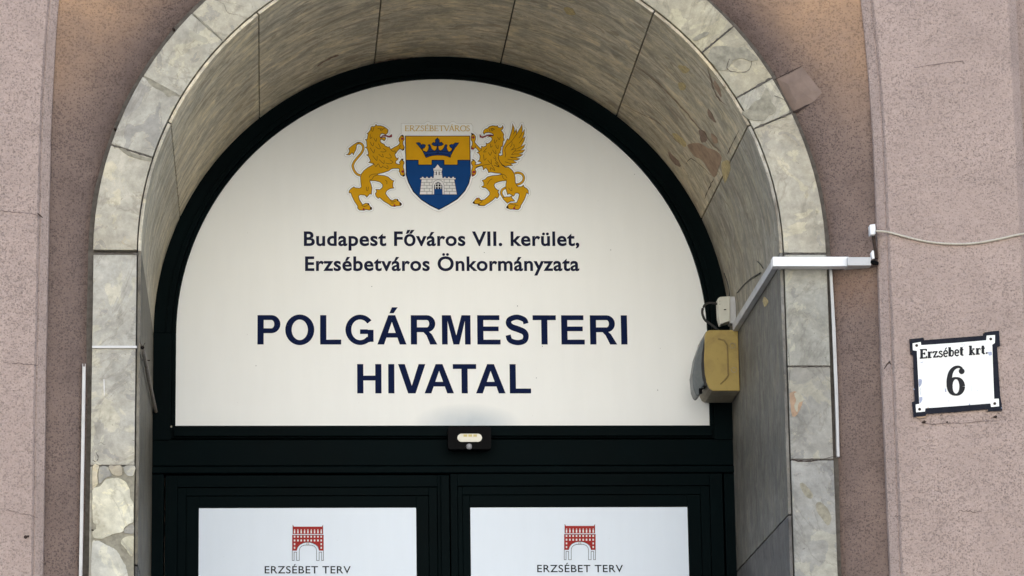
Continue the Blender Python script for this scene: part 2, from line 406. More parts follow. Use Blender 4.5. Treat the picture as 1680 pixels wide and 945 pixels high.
def onplane(Y, d=.0004): return lambda x, y, l: at(x, y, Y - d*l)

# ================================================================== SETTING: ground
AI, A, B, D, ZS = .9710, .9610, 1.1031, 1.1461, 4.0467          # ring radii, reveal depth, springing height
def sheet(name, x0, y0, x1, y1, z, m, kind='structure'):
    mb = MB(); mb.add([(x0,y0,z),(x1,y0,z),(x1,y1,z),(x0,y1,z)], [(0,1,2,3)], m); o = mb.build(name, recalc=False); o['kind'] = kind; return o
sheet('ground', -400, -400, 400, 400, -.12, 'asphalt')
sheet('road', -200, -17, 200, -5.2, -.116, 'asphalt')
mb = MB(); mb.box((-200, -5.0, -.11), (200, 3.0, 0.0), 'paving'); o = mb.build('pavement'); o['kind'] = 'structure'
mb = MB(); mb.box((-200, -5.2, -.115), (200, -5.003, .004), 'kerb'); o = mb.build('kerb', bevel=.01); o['kind'] = 'structure'

# sunlit house across the boulevard, unseen, added to bounce light into the reveal
opp = empty('street_house', (0, -30, 0), 'pale sunlit apartment house across the boulevard behind the viewer', 'building')
mb = MB(); mb.box((-40, -42, -.1), (40, -30, 21), 'stucco'); mb.build('wall', opp)  # wall of the added house
mb = MB(); mb.box((-40.3, -30.6, 21.003), (40.3, -29.3, 21.6), 'stucco'); mb.build('cornice', opp)
mb = MB(); mb.box((-39, -41, 21.603), (39, -32, 24), 'rooftile'); mb.build('roof', opp)  # roof of the added house
wmb = MB(); wmb.box((-.65, -.05, 0), (.65, .03, 2.1), 'window_dark'); w0 = None
for fl in range(5):
    for k in range(-9, 10):
        if w0 is None: w0 = wmb.build('window', opp); w0.location = (k*4, .0, 2.2+fl*3.5)
        else:
            w = w0.copy(); COL.objects.link(w); w.parent = opp; w.location = (k*4, .0, 2.2+fl*3.5)
w0.data.transform(Matrix.Translation((0, 30, 0)))

# ================================================================== PLASTERED FACADE
fac = empty('plastered_facade', (0, 0, 0), 'pink roughcast plaster facade of piers flanking the stone arch', 'facade')
ZT = 9.0
xbR = at(1441, 440, -.055).x; xbL = at(79.5, 400, -.055).x
def inset(z):
    if z < 4.25: return 0.0
    q = min(.9999, (z-4.25)/3.05); return 1.2*(1-math.sqrt(1-q*q))
def wob(z, k): return .0022*noise.noise(Vector((k*7.3, z*2.1, 1.0))) + .001*noise.noise(Vector((k*3.3, z*11, 4.0)))
zlist = [i*.08 for i in range(int(ZT/.08)+1)]
def pier(sg, xb, xout):
    mb = MB(); vs = []; uv = []
    prof = [(0, 1.3), (0, -.052), (.001, -.056), (.012, -.066), (.0235, -.0765), (.0265, -.0755), (.030, -.0845), (.033, -.0885), (.05, -.089), (.2, -.0895)]
    n = len(prof) + 5
    for z in zlist:
        if z > 7.2: ins = inset(7.2)
        else: ins = inset(z)
        for j, (dx, y) in enumerate(prof):
            a = wob(z, sg*2 + (0 if j < 3 else 5)) if 0 < j < 8 else 0
            vs.append((sg*(xb*sg - ins + dx + a) if sg > 0 else -(-xb - ins + dx + a), y, z))
        for dx, y in ((-.05, -.0895), (-.032, -.0885), (-.026, -.083), (0, -.055), (0, 1.3)): vs.append((xout + sg*dx, y, z))
    fs = []
    for i in range(len(zlist)-1):
        for j in range(n-1): fs.append((i*n+j, i*n+j+1, (i+1)*n+j+1, (i+1)*n+j))
    mb.add(vs, fs, 'plaster'); return mb
xpR = at(1676, 150, -.07).x
mb = pier(1, xbR, xpR); o = mb.build('pier', fac); o['label'] = 'right plaster pier carrying the house number plate'
mb = pier(-1, xbL, xbL-(xpR-xbR)); o = mb.build('pier', fac); o['label'] = 'left plaster pier beside the arch'
# plain walls further out
for x0, x1 in ((xpR-.02, 24.0), (-24.0, xbL-(xpR-xbR)+.02)):
    mb = MB(); mb.box((x0, .03, 0), (x1, 1.3, ZT), 'plaster'); mb.build('wall', fac)
mb = MB(); mb.box((-24, .0, ZT), (24, 1.3, ZT+7), 'plaster'); mb.build('wall', fac)
mb = MB(); mb.box((-24, 1.303, 0), (24, 13, ZT+7), 'plaster'); mb.build('house_body', fac)
# cove between piers and stone ring: a hollow sheet that dives behind the ring
def cove_y(s): return -.050 + .088*math.exp(-max(s, 0)/.085)
mb = MB(); vs = []; cols = []; rows = []
NT_ = 26
def outer_pt(sg, z): return (sg*(xbR if sg > 0 else -xbL) - sg*inset(min(z, 7.2)) + sg*.004, z)
ring = []
for i in range(36): ring.append((1, 'j', i*ZS/36))
for i in range(0, 97): ring.append((0, 'a', PI*i/96))
for i in range(35, -1, -1): ring.append((-1, 'j', i*ZS/36))
for sg, k, q in ring:
    if k == 'j': ip = (sg*(B-.004), q); op = outer_pt(sg, q)
    else:
        c, s_ = math.cos(q), math.sin(q); ip = ((B-.004)*c, ZS+(B-.004)*s_)
        zz = ZS + 3.15*s_**1.0
        xx = (xbR if c > 0 else -xbL); 
        if abs(c) < 1e-6: op = (0, ZS+3.2)
        else:
            ox = max(abs(xx) - inset(min(zz, 7.15)) + .004, 0)
            # keep the sheet running up to the pier edge
            blend = min(1, abs(c)*6); op = (math.copysign(ox, c)*blend, zz)
    row = []
    for j in range(NT_+1):
        t = (j/NT_)**1.6
        x = ip[0]+(op[0]-ip[0])*t; z = ip[1]+(op[1]-ip[1])*t
        s = (math.hypot(x, z-ZS) if z > ZS else abs(x)) - B
        y = cove_y(s) + .004*noise.noise(Vector((x*4, z*4, 3))) + .0016*noise.noise(Vector((x*22, z*22, 5)))*math.exp(-max(s,0)/.15)
        if j == NT_: y = max(y, -.052)
        row.append(len(vs)); vs.append((x, y, z))
        hz = max(0, min(1, (z-4.38)/.5)); warm = hz*max(0, min(1, (s-.05)/.12))*.85  # warm glow on the haunches, painted into the plaster colour
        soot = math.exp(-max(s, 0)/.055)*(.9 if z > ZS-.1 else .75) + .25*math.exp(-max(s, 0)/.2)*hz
        # rust wash under the white trunking on the right
        rust = 0.0
        if x > 0: rust = math.exp(-((z-3.935)/.045)**2)*.6 + .06*math.exp(-((z-3.3)/.25)**2)
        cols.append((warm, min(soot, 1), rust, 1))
    rows.append(row)
fs = []
for a, b in zip(rows, rows[1:]):
    for j in range(NT_): fs.append((a[j], b[j], b[j+1], a[j+1]))
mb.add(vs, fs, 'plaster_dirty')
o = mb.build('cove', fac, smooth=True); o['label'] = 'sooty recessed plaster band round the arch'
ca = o.data.color_attributes.new('stain', 'FLOAT_COLOR', 'POINT')  # red: painted warm light, green: soot, blue: rust
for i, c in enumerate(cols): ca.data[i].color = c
def cove_at(px, py, lift=.002):
    p = at(px, py, 0)
    for _ in range(6):
        s = (math.hypot(p.x, p.z-ZS) if p.z > ZS else abs(p.x)) - B
        p = at(px, py, cove_y(s))
    return at(px, py, p.y - lift)
# smooth repair patch on the right haunch
mb = MB()
patch = [(1273,128),(1316,110),(1349,152),(1336,166),(1303,183),(1296,177)]
out = catmull(patch, 4, True); ctr = (1311, 147)
P0 = [cove_at(x, y, .0035) for x, y in patch]; Pin = [cove_at(ctr[0]+(x-ctr[0])*.5, ctr[1]+(y-ctr[1])*.5, .005) for x, y in patch]; Pc = cove_at(*ctr, .005); Pb = [cove_at(x, y, -.004) for x, y in patch]
n = len(patch); mb.add(P0+Pin+[Pc]+Pb, [(i, (i+1) % n, n+(i+1) % n, n+i) for i in range(n)] + [(n+i, n+(i+1) % n, 2*n) for i in range(n)] + [(2*n+1+i, 2*n+1+(i+1) % n, (i+1) % n, i) for i in range(n)], 'plaster_patch')
o = mb.build('repair_patch', fac, recalc=True); o['label'] = 'smooth square repair patch beside the right haunch of the arch'
pr = Print(lambda x, y, l: cove_at(x, y, .003+.001*l))
pr.stroke([(1300,184),(1306,183),(1312,180),(1320,175),(1328,171)], [2,4.5,4,2.5,1], 'crack')
pr.stroke([(1328,171),(1338,165),(1350,160)], [1,1.2,.6], 'hairline'); pr.cut('crack', fac)
pr.stroke([(1268,132),(1290,121),(1314,109)], [1,1.5,1], 'crack')
pr.build('crack', fac)
pr = Print(lambda x, y, l: at(x, y, -.0905-.0005*l))
def rough_line(x0, y0, x1, y1, n=14, amp=1.6):
    return [(x0+(x1-x0)*i/n, y0+(y1-y0)*i/n + random.uniform(-amp, amp)) for i in range(n+1)]
for (a, b, c, d) in ((0,346,66,353),(20,596,64,599),(10,836,62,848),(1466,846,1478,847),(1580,100,1500,112),(1572,838,1610,840),(1585,560,1618,640)):
    L = rough_line(a, b, c, d); pr.stroke(L, [.4+random.random()*.9 for _ in L], 'hairline'); pr.cut('crack', fac)
pr.stroke([(1514,694),(1530,696),(1555,694),(1580,694),(1610,691),(1640,690)], [.5,1,.8,.6,.9,.4], 'hairline'); pr.cut('crack', fac)
pr.stroke([(62,350),(66,354),(70,357)], [2,3,1], 'crack'); pr.cut('crack', fac)
pr.stroke([(1450,606),(1456,597),(1459,594),(1462,598)], [1,2,3,1.2], 'crack'); pr.cut('crack', fac)
pr.disc(42, 881, 3.0, 'crack', 1); pr.disc(46, 880, 2.0, 'crack', 1)
pr.build('crack', fac)

# ================================================================== STONE ARCH
arch = empty('stone_arch', (0, 0, 0), 'weathered marble arch surround with deep panelled reveal round the doorway', 'arch')
def phi_of(px, py, Y=0): p = at(px, py, Y); return math.atan2(p.z-ZS, p.x)
def z_of(px, py, Y=0): return at(px, py, Y).z
def sector(mb, p0, p1, r0, r1, y0, y1, m, n=None):
    n = n or max(3, int(abs(p1-p0)/.045)); vs = []; uvs = []
    for i in range(n+1):
        a = p0+(p1-p0)*i/n; c, s = math.cos(a), math.sin(a); u = a*r0 + ZS
        for r, y in ((r0, y0), (r1, y0), (r1, y1), (r0, y1)): vs.append((r*c, y, ZS+r*s)); uvs.append((u, y + (r-r0)))
    fs = [(0,1,2,3), tuple(4*n+i for i in (3,2,1,0))]
    for i in range(n):
        for k in range(4): fs.append((4*i+k, 4*(i+1)+k, 4*(i+1)+(k+1) % 4, 4*i+(k+1) % 4))
    mb.add(vs, fs, m, uvs)
def jamb(mb, sg, z0, z1, r0, r1, y0, y1, m, n=4):
    vs = []; uvs = []
    for i in range(n+1):
        z = z0+(z1-z0)*i/n; u = z if sg > 0 else PI*r0 + ZS + (ZS-z)
        for r, y in ((r0, y0), (r1, y0), (r1, y1), (r0, y1)): vs.append((sg*r, y, z)); uvs.append((u, y + (r-r0)))
    fs = [(0,1,2,3), tuple(4*n+i for i in (3,2,1,0))]
    for i in range(n):
        for k in range(4): fs.append((4*i+k, 4*(i+1)+k, 4*(i+1)+(k+1) % 4, 4*i+(k+1) % 4))
    mb.add(vs, fs, m, uvs)
# mortar bed behind the slabs
mb = MB(); sector(mb, 0, PI, A+.0108, B+.12, .0225, 1.3, 'mortar', 60)
for sg in (1, -1): jamb(mb, sg, 0, ZS, A+.0108, B+.12, .0225, 1.3, 'mortar')
mb.build('mortar_bed', arch)
G = .0022
# face slabs round the ring: boundary angles read off the joints
cream = (.385, .355, .27, 1); cream2 = (.40, .372, .30, 1); greyc = (.50, .485, .43, 1); greyd = (.43, .42, .385, 1)
phis = [0.0 , phi_of(1257+42, 182, 0)*0+.41, phi_of(1236, 145), phi_of(1182, 61), 1.33, 1.72, 2.06, phi_of(322, 28), phi_of(268, 143), phi_of(217, 248), PI]
phis[0] = (z_of(1318, 417)-ZS)/B if z_of(1318, 417) > ZS else 0.0
phis = sorted(phis)
tints = [cream2, cream2, cream, cream, cream, cream, cream2, cream2, (.41,.388,.33,1), (.42,.392,.32,1)]
zR = [z_of(1320, 416.5), z_of(1325, 601), z_of(1335, 754), 2.75, 1.7, .6, 0.0]
zL = [z_of(188, 416.5), z_of(186, 764), z_of(186, 868)-.25, 1.9, .9, 0.0]
pR0 = max(0, (zR[0]-ZS)/B); pL1 = PI - max(0, (zL[0]-ZS)/B)
phis = [p for p in phis if pR0+.12 < p < pL1-.12]; phis = [pR0]+phis+[pL1]
def tint(o, c, j=.05):
    k = 1+random.uniform(-j, j); w = random.uniform(-.006, .006)
    o.color = (c[0]*k+w, c[1]*k, c[2]*k-w, 1)
for i in range(len(phis)-1):
    mb = MB(); jy = random.uniform(-.001, .001)
    sector(mb, phis[i]+G/B*(1 if i else 0), phis[i+1]-G/B, AI+.0036, B+random.uniform(-.0015, .0015), jy, .022, 'marble')
    tint(mb.build('face_slab', arch, bevel=.0018), tints[i % len(tints)])
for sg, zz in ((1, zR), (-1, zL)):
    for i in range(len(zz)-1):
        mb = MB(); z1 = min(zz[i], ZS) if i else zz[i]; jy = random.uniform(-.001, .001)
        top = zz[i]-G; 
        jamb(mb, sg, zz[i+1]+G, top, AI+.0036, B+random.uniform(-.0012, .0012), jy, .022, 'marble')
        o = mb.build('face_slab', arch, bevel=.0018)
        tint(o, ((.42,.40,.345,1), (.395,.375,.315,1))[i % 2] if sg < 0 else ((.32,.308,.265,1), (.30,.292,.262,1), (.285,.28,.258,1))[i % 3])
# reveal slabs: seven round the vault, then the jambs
rj = [0.0, phi_of(1213, 213), .90429, 1.35734, 1.80712, 2.26226, phi_of(282, 203), PI]
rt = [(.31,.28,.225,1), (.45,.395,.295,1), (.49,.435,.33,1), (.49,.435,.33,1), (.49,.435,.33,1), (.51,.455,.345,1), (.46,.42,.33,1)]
pr_r = 0.0
zRr = [ZS+.0, 3.62, 3.27, 2.2, 1.1, 0]; zLr = [ZS, 3.1, 2.0, .9, 0]
p = atx(1250, 892, A); zRr[2] = p.z; zRr[1] = None; zRr = [z for z in zRr if z is not None]
for i in range(7):
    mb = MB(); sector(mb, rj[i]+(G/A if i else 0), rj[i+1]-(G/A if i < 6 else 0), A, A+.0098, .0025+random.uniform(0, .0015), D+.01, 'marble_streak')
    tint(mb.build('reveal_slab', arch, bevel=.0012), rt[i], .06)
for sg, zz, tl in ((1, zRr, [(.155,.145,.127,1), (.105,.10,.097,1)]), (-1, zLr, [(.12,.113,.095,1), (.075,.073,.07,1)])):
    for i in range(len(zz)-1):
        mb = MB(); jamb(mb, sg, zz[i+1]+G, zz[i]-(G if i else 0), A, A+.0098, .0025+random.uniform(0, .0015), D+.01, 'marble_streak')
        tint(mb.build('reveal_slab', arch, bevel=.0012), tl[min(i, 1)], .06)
# inlays and fills on the face ring (old repairs), each a thin raised or sunk piece
def inlay(name, pts, m, Y=-.0012, thick=.004, fn=None, lift=0, smooth_n=4, label=None, tintc=None, conv=None):
    poly = catmull(pts, smooth_n, True) if smooth_n > 1 else pts
    poly = [(x+random.uniform(-.5, .5), y+random.uniform(-.5, .5)) for x, y in poly]
    mb = MB()
    if conv: 
        v0 = [conv(x, y, 0) for x, y in poly]; v1 = [conv(x, y, -thick) for x, y in poly]; n = len(poly)
        tri = [tuple(t) for t in tessellate_polygon([[Vector((x, y, 0)) for x, y in poly]])]
        mb.add(v0+v1, tri+[(i, (i+1) % n, n+(i+1) % n, n+i) for i in range(n)], m)
    else: mb.prism([at(x, y, Y) for x, y in poly], (0, thick, 0), m)
    o = mb.build(name, arch)
    if label: o['label'] = label
    if tintc: o.color = tintc
    return o
def z3(pts, ox=980, oy=0, s=3.0): return [(ox+x/s, oy+y/s) for x, y in pts]
inlay('cement_fill', z3([(470,190),(505,168),(535,156),(552,166),(530,180),(500,196),(478,200)]), 'cement', label='grey cement fill at the upper right joint of the ring')
inlay('cement_fill', z3([(560,240),(600,226),(640,228),(690,236),(725,232),(765,262),(792,292),(750,300),(712,286),(668,300),(640,340),(600,346),(575,318),(548,290)]), 'cement', label='grey cement fill on the right haunch of the ring')
inlay('cement_fill', z3([(832,436),(850,462),(858,505),(880,530),(868,560),(842,570),(820,592),(772,594),(735,580),(712,552),(745,535),(772,500),(800,488)]), 'cement', label='grey cement fill below the middle joint on the right')
inlay('cement_fill', z3([(722,385),(760,402),(800,420),(838,442),(882,472),(850,470),(826,478),(800,452),(760,432),(730,404)], 0, 0), 'cement', label='thick cement joint on the left haunch')
inlay('cement_fill', z3([(566,706),(600,724),(650,752),(700,770),(742,780),(738,792),(690,784),(640,768),(598,742)], 0, 0), 'cement', label='thin cement joint low on the left haunch')
inlay('cement_fill', z3([(940,150),(975,168),(1020,190),(1012,210),(965,196),(930,176)], 0, 0), 'cement_light')
inlay('cement_fill', [(1296,646),(1304,642),(1312,646),(1318,652),(1314,668),(1306,682),(1300,682),(1297,664)], 'ochre', label='brown clay fill on the right jamb')
inlay('cement_fill', [(1303,646),(1312,644),(1319,656),(1310,662),(1308,676),(1303,668),(1306,656)], 'cement_light', Y=-.0024, thick=.003)
inlay('cement_fill', [(1312,795),(1318,792),(1326,800),(1334,812),(1330,818),(1320,812)], 'cement')
inlay('cement_fill', [(1338,828),(1346,824),(1358,834),(1364,850),(1358,862),(1350,852),(1342,842)], 'cement')
def zl(pts): return [(120+x/4.61, 740+y/4.61) for x, y in pts]
# the broken slab low on the left jamb: cement ground with pale marble pieces set in it
inlay('cement_fill', [(150.5,766),(221,766),(220,820),(219.5,880),(219,944),(219,1010),(149,1010),(149.5,900)], 'cement', Y=-.0016, smooth_n=1, label='grey cement ground of the broken slab low on the left jamb')
for k, (pts, c) in enumerate((
    ([(150,285),(205,265),(235,225),(280,208),(330,205),(370,215),(400,240),(427,290),(432,345),(456,400),(455,470),(455,530),(420,555),(385,580),(378,610),(330,620),(290,632),(250,650),(215,662),(175,660),(152,650),(148,610),(172,590),(175,560),(150,535),(145,450),(146,360)], (.60,.57,.45,1)),
    ([(370,670),(400,650),(455,642),(456,700),(457,780),(435,793),(412,765),(395,735),(362,700)], (.55,.52,.39,1)),
    ([(145,690),(170,678),(205,684),(240,705),(290,728),(330,752),(358,800),(385,845),(402,885),(415,945),(422,1010),(410,1200),(140,1200),(138,1000),(136,850)], (.52,.51,.45,1)),
    ([(150,112),(195,112),(185,150),(182,190),(185,245),(160,275),(148,282)], (.52,.46,.34,1)),
    ([(270,112),(330,110),(362,112),(370,150),(366,180),(335,186),(300,178),(284,150)], (.50,.44,.33,1)),
    ([(388,114),(465,112),(462,168),(440,190),(404,180),(385,150)], (.42,.40,.34,1)),
    ([(385,600),(420,566),(455,560),(456,624),(410,622),(390,618)], (.31,.295,.26,1)),
    ([(205,120),(262,118),(275,150),(292,188),(250,200),(215,235),(195,240),(192,180)], (.30,.285,.25,1)))):
    inlay('marble_piece', zl(pts), 'marble', Y=-.0042, thick=.0042, smooth_n=3, tintc=c)
# ragged mortar standing in the joints
def joint(p, q, m, w=.0035, n=16):
    jp = Print(lambda x, y, l: Vector((x, -.0018-.0002*l, y)))
    L = [(p[0]+(q[0]-p[0])*i/n+random.uniform(-1, 1)*.0012, p[1]+(q[1]-p[1])*i/n+random.uniform(-1, 1)*.0012) for i in range(n+1)]
    jp.stroke(L, [w*random.choice((.3, .6, .8, 1, 1.5, 2.2)) for _ in L], m, 1); jp.build('joint_mortar', arch)
for ph in phis[1:-1]:
    joint(((AI+.002)*math.cos(ph), ZS+(AI+.002)*math.sin(ph)), ((B-.003)*math.cos(ph), ZS+(B-.003)*math.sin(ph)), random.choice(('mortar', 'cement')))
for sg, zz in ((1, zR), (-1, zL)):
    for z in zz[:3]: joint((sg*(AI+.002), z), (sg*(B-.003), z), 'mortar', .003)
# fine cracks across slabs
pr = Print(onplane(-.0025, .0003))
def wander(pts, n=6, amp=1.0):
    return [(x+random.uniform(-amp, amp), y+random.uniform(-amp, amp)) for x, y in catmull(pts, n)]
for pts, w in ((z3([(650,290),(640,340),(690,355),(745,345),(760,300)]), 1.0), (z3([(1060,0),(1100,20),(1120,60),(1170,75)], 0, 0), .5),
               ([(1299,753),(1322,757),(1345,754),(1372,748)], 1.1), 
               ([(152,755),(158,757),(161,750),(157,742)], 1.0), ([(1290,560),(1296,600),(1293,640)], .6),
               ([(150,869),(158,871),(166,869)], 2.2), (z3([(870,470),(930,500),(950,560)]), .8)):
    L = wander(pts, 5, .5); pr.stroke(L, [w*(.4+.8*random.random()) for _ in L], 'crack', 1); pr.cut('crack', arch)
pr.stroke([(1298,753),(1310,757),(1330,756)], [.8,1.4,.8], 'crack', 1); pr.cut('crack', arch)
pr.stroke([(170.5,622),(170.8,635),(171,649)], [1,1.4,.6], 'whiteprint', 1)
pr.build('crack', arch)
# fills on the vault of the reveal: drawn in the picture's own measure, set on the curved soffit
def soff(px, py, lift=0):
    d = ray(px, py); ox, oz = CAM.x, CAM.z-ZS
    a = d.x*d.x+d.z*d.z; b = 2*(ox*d.x+oz*d.z); c = ox*ox+oz*oz-A*A
    q = b*b-4*a*c; t = (-b+math.sqrt(max(q, 0)))/(2*a); p = CAM+d*t
    if q <= 0 or p.z < ZS: p = atx(px, py, A if px > 700 else -A); n = Vector((-1 if px > 700 else 1, 0, 0))
    else: n = Vector((-p.x, 0, ZS-p.z)).normalized()
    return p + n*(.0012+lift)
sc = lambda x, y, l: soff(x, y, .0)+ (soff(x, y, .01)-soff(x, y, 0))*(l/.01) if l else soff(x, y, 0)
for pts, m, lb in ((z3([(445,712),(500,704),(545,728),(590,745),(612,775),(600,820),(578,872),(548,838),(520,790),(480,770),(462,745)]), 'ochre', 'orange clay fill in the right side of the vault'),
               (z3([(372,655),(395,662),(420,680),(440,712),(428,722),(400,700),(380,680)]), 'yellowspar', None),
               (z3([(398,412),(418,405),(436,420),(432,440),(410,442)]), 'yellowspar', None),
               (z3([(400,322),(430,325),(455,345),(430,360),(410,345)]), 'yellowspar', None),
               (z3([(560,655),(590,680),(592,705),(570,700)]), 'ochre', None),
               (z3([(350,745),(380,770),(405,800),(410,820),(385,810),(360,780)]), 'brownspar', None),
               (z3([(545,535),(565,560),(585,600),(572,598),(548,570)]), 'brownspar', None),
               (z3([(500,640),(530,648),(540,690),(515,700),(505,670)]), 'brownspar', None),
               (z3([(580,395),(605,440),(610,480),(590,450),(576,420)]), 'ochre', None),
               (z3([(615,800),(645,790),(655,830),(630,900),(618,860)]), 'yellowspar', None),
               ([(1254,487),(1259,491),(1260,498),(1255,503),(1252,494)], 'yellowspar', None),
               ([(926,12),(940,15),(944,24),(930,22)], 'yellowspar', None)):
    inlay('clay_fill', pts, m, conv=sc, thick=.004, smooth_n=3, label=lb)
pr = Print(lambda x, y, l: soff(x, y, .0006*l))
for pts, w, m in ((z3([(190,325),(290,400),(400,510),(470,590),(560,700),(610,745)]), 1.8, 'brownspar'), (z3([(120,510),(220,560),(300,600),(380,680),(440,740)]), 1.0, 'brownspar'),
               (z3([(545,330),(560,390),(590,470),(640,520)]), 2.2, 'brownspar'), (z3([(700,640),(660,720),(640,760)]), 1.3, 'crack'), (z3([(575,880),(550,930),(530,980)]), 1.6, 'crack'),
               (z3([(440,805),(470,780),(560,860)]), 1.0, 'crack'), (z3([(150,240),(230,180),(250,140)]), 1.0, 'cement_light'),
               ([(1235,455),(1243,452),(1250,446)], .9, 'crack'), (z3([(690,730),(715,780),(725,820),(705,880)]), .9, 'cement_light'),
               ([(507,185),(520,176),(534,170)], 1.1, 'brownspar'), ([(520,108),(540,95),(556,90)], 3.0, 'brownspar'), ([(612,103),(640,97),(680,93)], 2.4, 'brownspar'),
               ([(1160,500),(1164,512),(1170,520)], .6, 'crack')):
    L = wander(pts, 6, .7); n = len(L); pr.stroke(L, [w*(.35+.75*random.random())*min(1, 3*min(i+1, n-i)/n+.2) for i in range(n)], m, 1); pr.cut('vein', arch)

# ================================================================== DOORWAY JOINERY
door = empty('double_door', (0, D, 0), 'dark green painted double door with an arched fanlight frame', 'door')
zl_, zp_ = 3.735, 3.4604; WL = .8865
def zd(y, x=725): return at(x, y, D).z
z_fan = zl_; z_t1 = zd(722); z_t2 = zd(765); z_t3 = zd(777)
mb = MB(); sector(mb, 0, PI, WL+.014, A+.006, D-.004, D+.09, 'paint', 72)
for sg in (1, -1): jamb(mb, sg, z_t1-.0, ZS, WL+.014, A+.006, D-.004, D+.09, 'paint')
mb.build('arched_frame', door, bevel=.002)
mb = MB(); sector(mb, 0, PI, WL, WL+.0135, D+.004, D+.08, 'paint', 72)
for sg in (1, -1): jamb(mb, sg, z_fan+.002, ZS, WL, WL+.0135, D+.004, D+.08, 'paint')
mb.build('glazing_bead', door, bevel=.002)
mb = MB(); sector(mb, 0, PI, WL+.030, WL+.034, D-.0075, D-.0035, 'paint', 72); mb.build('glazing_bead', door, bevel=.001)
mb = MB(); mb.box((-A-.006, D-.002, z_t1+.006), (A+.006, D+.08, z_fan-.001), 'paint')
mb.box((-WL-.004, D-.016, z_t1+.011), (WL+.004, D-.001, z_fan-.014), 'paint'); mb.build('sill_rail', door, bevel=.002)
mb = MB(); mb.box((-A-.006, D+.002, z_t2+.003), (A+.006, D+.08, z_t1+.003), 'paint'); mb.build('transom', door, bevel=.003)
mb = MB(); mb.box((-A-.006, D-.005, z_t3+.002), (A+.006, D+.08, z_t2), 'paint'); mb.build('transom_moulding', door, bevel=.003)
for sg in (1, -1):
    mb = MB(); X0 = at(268 if sg < 0 else 1190, 860, D).x; a, b = sorted((X0, sg*(A+.006)))
    mb.box((a, D-.001, 0), (b, D+.08, z_t3-.001), 'paint'); mb.build('door_post', door, bevel=.003)
xm = at(738, 820, D).x; xl0 = at(271, 860, D).x; xr1 = at(1187, 860, D).x
def leaf(x0, x1, px, mirror):
    """stiles and rails stepping back towards the sheet; px = pixel edges of the steps"""
    parts = []
    return parts
pnl = [None, None]
def frame_ring(mb, x0, x1, z1, w, y0, y1, m='paint', z0=.15):
    mb.box((x0, y0, z0), (x0+w, y1, z1), m); mb.box((x1-w, y0, z0), (x1, y1, z1), m)
    mb.box((x0+w, y0, z1-w), (x1-w, y1, z1), m); mb.box((x0+w, y0, z0), (x1-w, y1, z0+w), m)
# left leaf
for (a, b, ztop, lab, ph) in ((xl0, xm-.001, zd(778), 'left', (326.3, 682.7)), (xm+.002, xr1, zd(776), 'right', (771.5, 1128))):
    lf = MB(); lf.box((a, D+.020, .02), (b, D+.060, ztop-.002), 'paint')
    leafo = lf.build('door_leaf', door, bevel=.002); leafo['label'] = lab + ' door leaf'
    xa = at(ph[0], 833, D).x-.001; xb_ = at(ph[1], 833, D).x+.001
    d0 = .034 if lab == 'left' else .0
    # outer, middle and inner moulding steps
    for k, (ex, ey, y0, w) in enumerate((( .0, .0, D+.000, None), (None, None, D+.006, None), (None, None, D+.012, None))):
        pass
    z_in = zp_+.001
    la, lb_ = a, b; zt = ztop-.003
    steps = [(0.0, D+.000), (.36, D+.0065), (.62, D+.0110)]
    for k, (fq, yy) in enumerate(steps):
        fn_ = steps[k+1][0] if k+1 < len(steps) else 1.0
        ax0 = la+(xa-la)*fq; ax1 = la+(xa-la)*fn_; bx0 = lb_+(xb_-lb_)*fq; bx1 = lb_+(xb_-lb_)*fn_
        zt0 = zt+(z_in-zt)*fq; zt1 = zt+(z_in-zt)*fn_; g = .0012 if k else 0
        r = MB()
        r.box((ax0+g, yy, .12), (ax1, D+.020, zt0-g), 'paint'); r.box((bx1, yy, .12), (bx0-g, D+.020, zt0-g), 'paint')
        r.box((ax1+.0004, yy, zt1), (bx1-.0004, D+.020, zt0-g), 'paint'); r.box((ax1+.0004, yy, .12), (bx1-.0004, D+.020, .30), 'paint')
        o = r.build('moulding', door, bevel=.0012); 
# astragal covering the meeting stiles
mb = MB(); mb.box((xm-.030, D-.012, .12), (xm-.002, D+.001, zd(781)), 'paint'); mb.build('astragal', door, bevel=.002)
# chips of bare primer
pr = Print(onplane(D-.0195, .0005)); 
pr.disc(281, 700, 1.6, 'cement_light', 1); pr.build('paint_chip', door)

# ================================================================== FANLIGHT SIGN
YP = D+.018
sign = empty('fanlight_sign', (0, YP, zl_), 'cream half-round sign reading POLGÁRMESTERI HIVATAL under a coat of arms', 'sign')
poly = [Vector((-WL-.004, YP, zl_-.01)), Vector((WL+.004, YP, zl_-.01))]
for i in range(0, 61): poly.append(Vector(((WL+.004)*math.cos(PI*i/60), YP, ZS+(WL+.004)*math.sin(PI*i/60))))
mb = MB(); mb.prism(poly, (0, .006, 0), 'panel'); mb.build('sheet', sign)
YS = YP-.0004
def onsign(x, y, l): return at(x, y, YS-.0003*l)
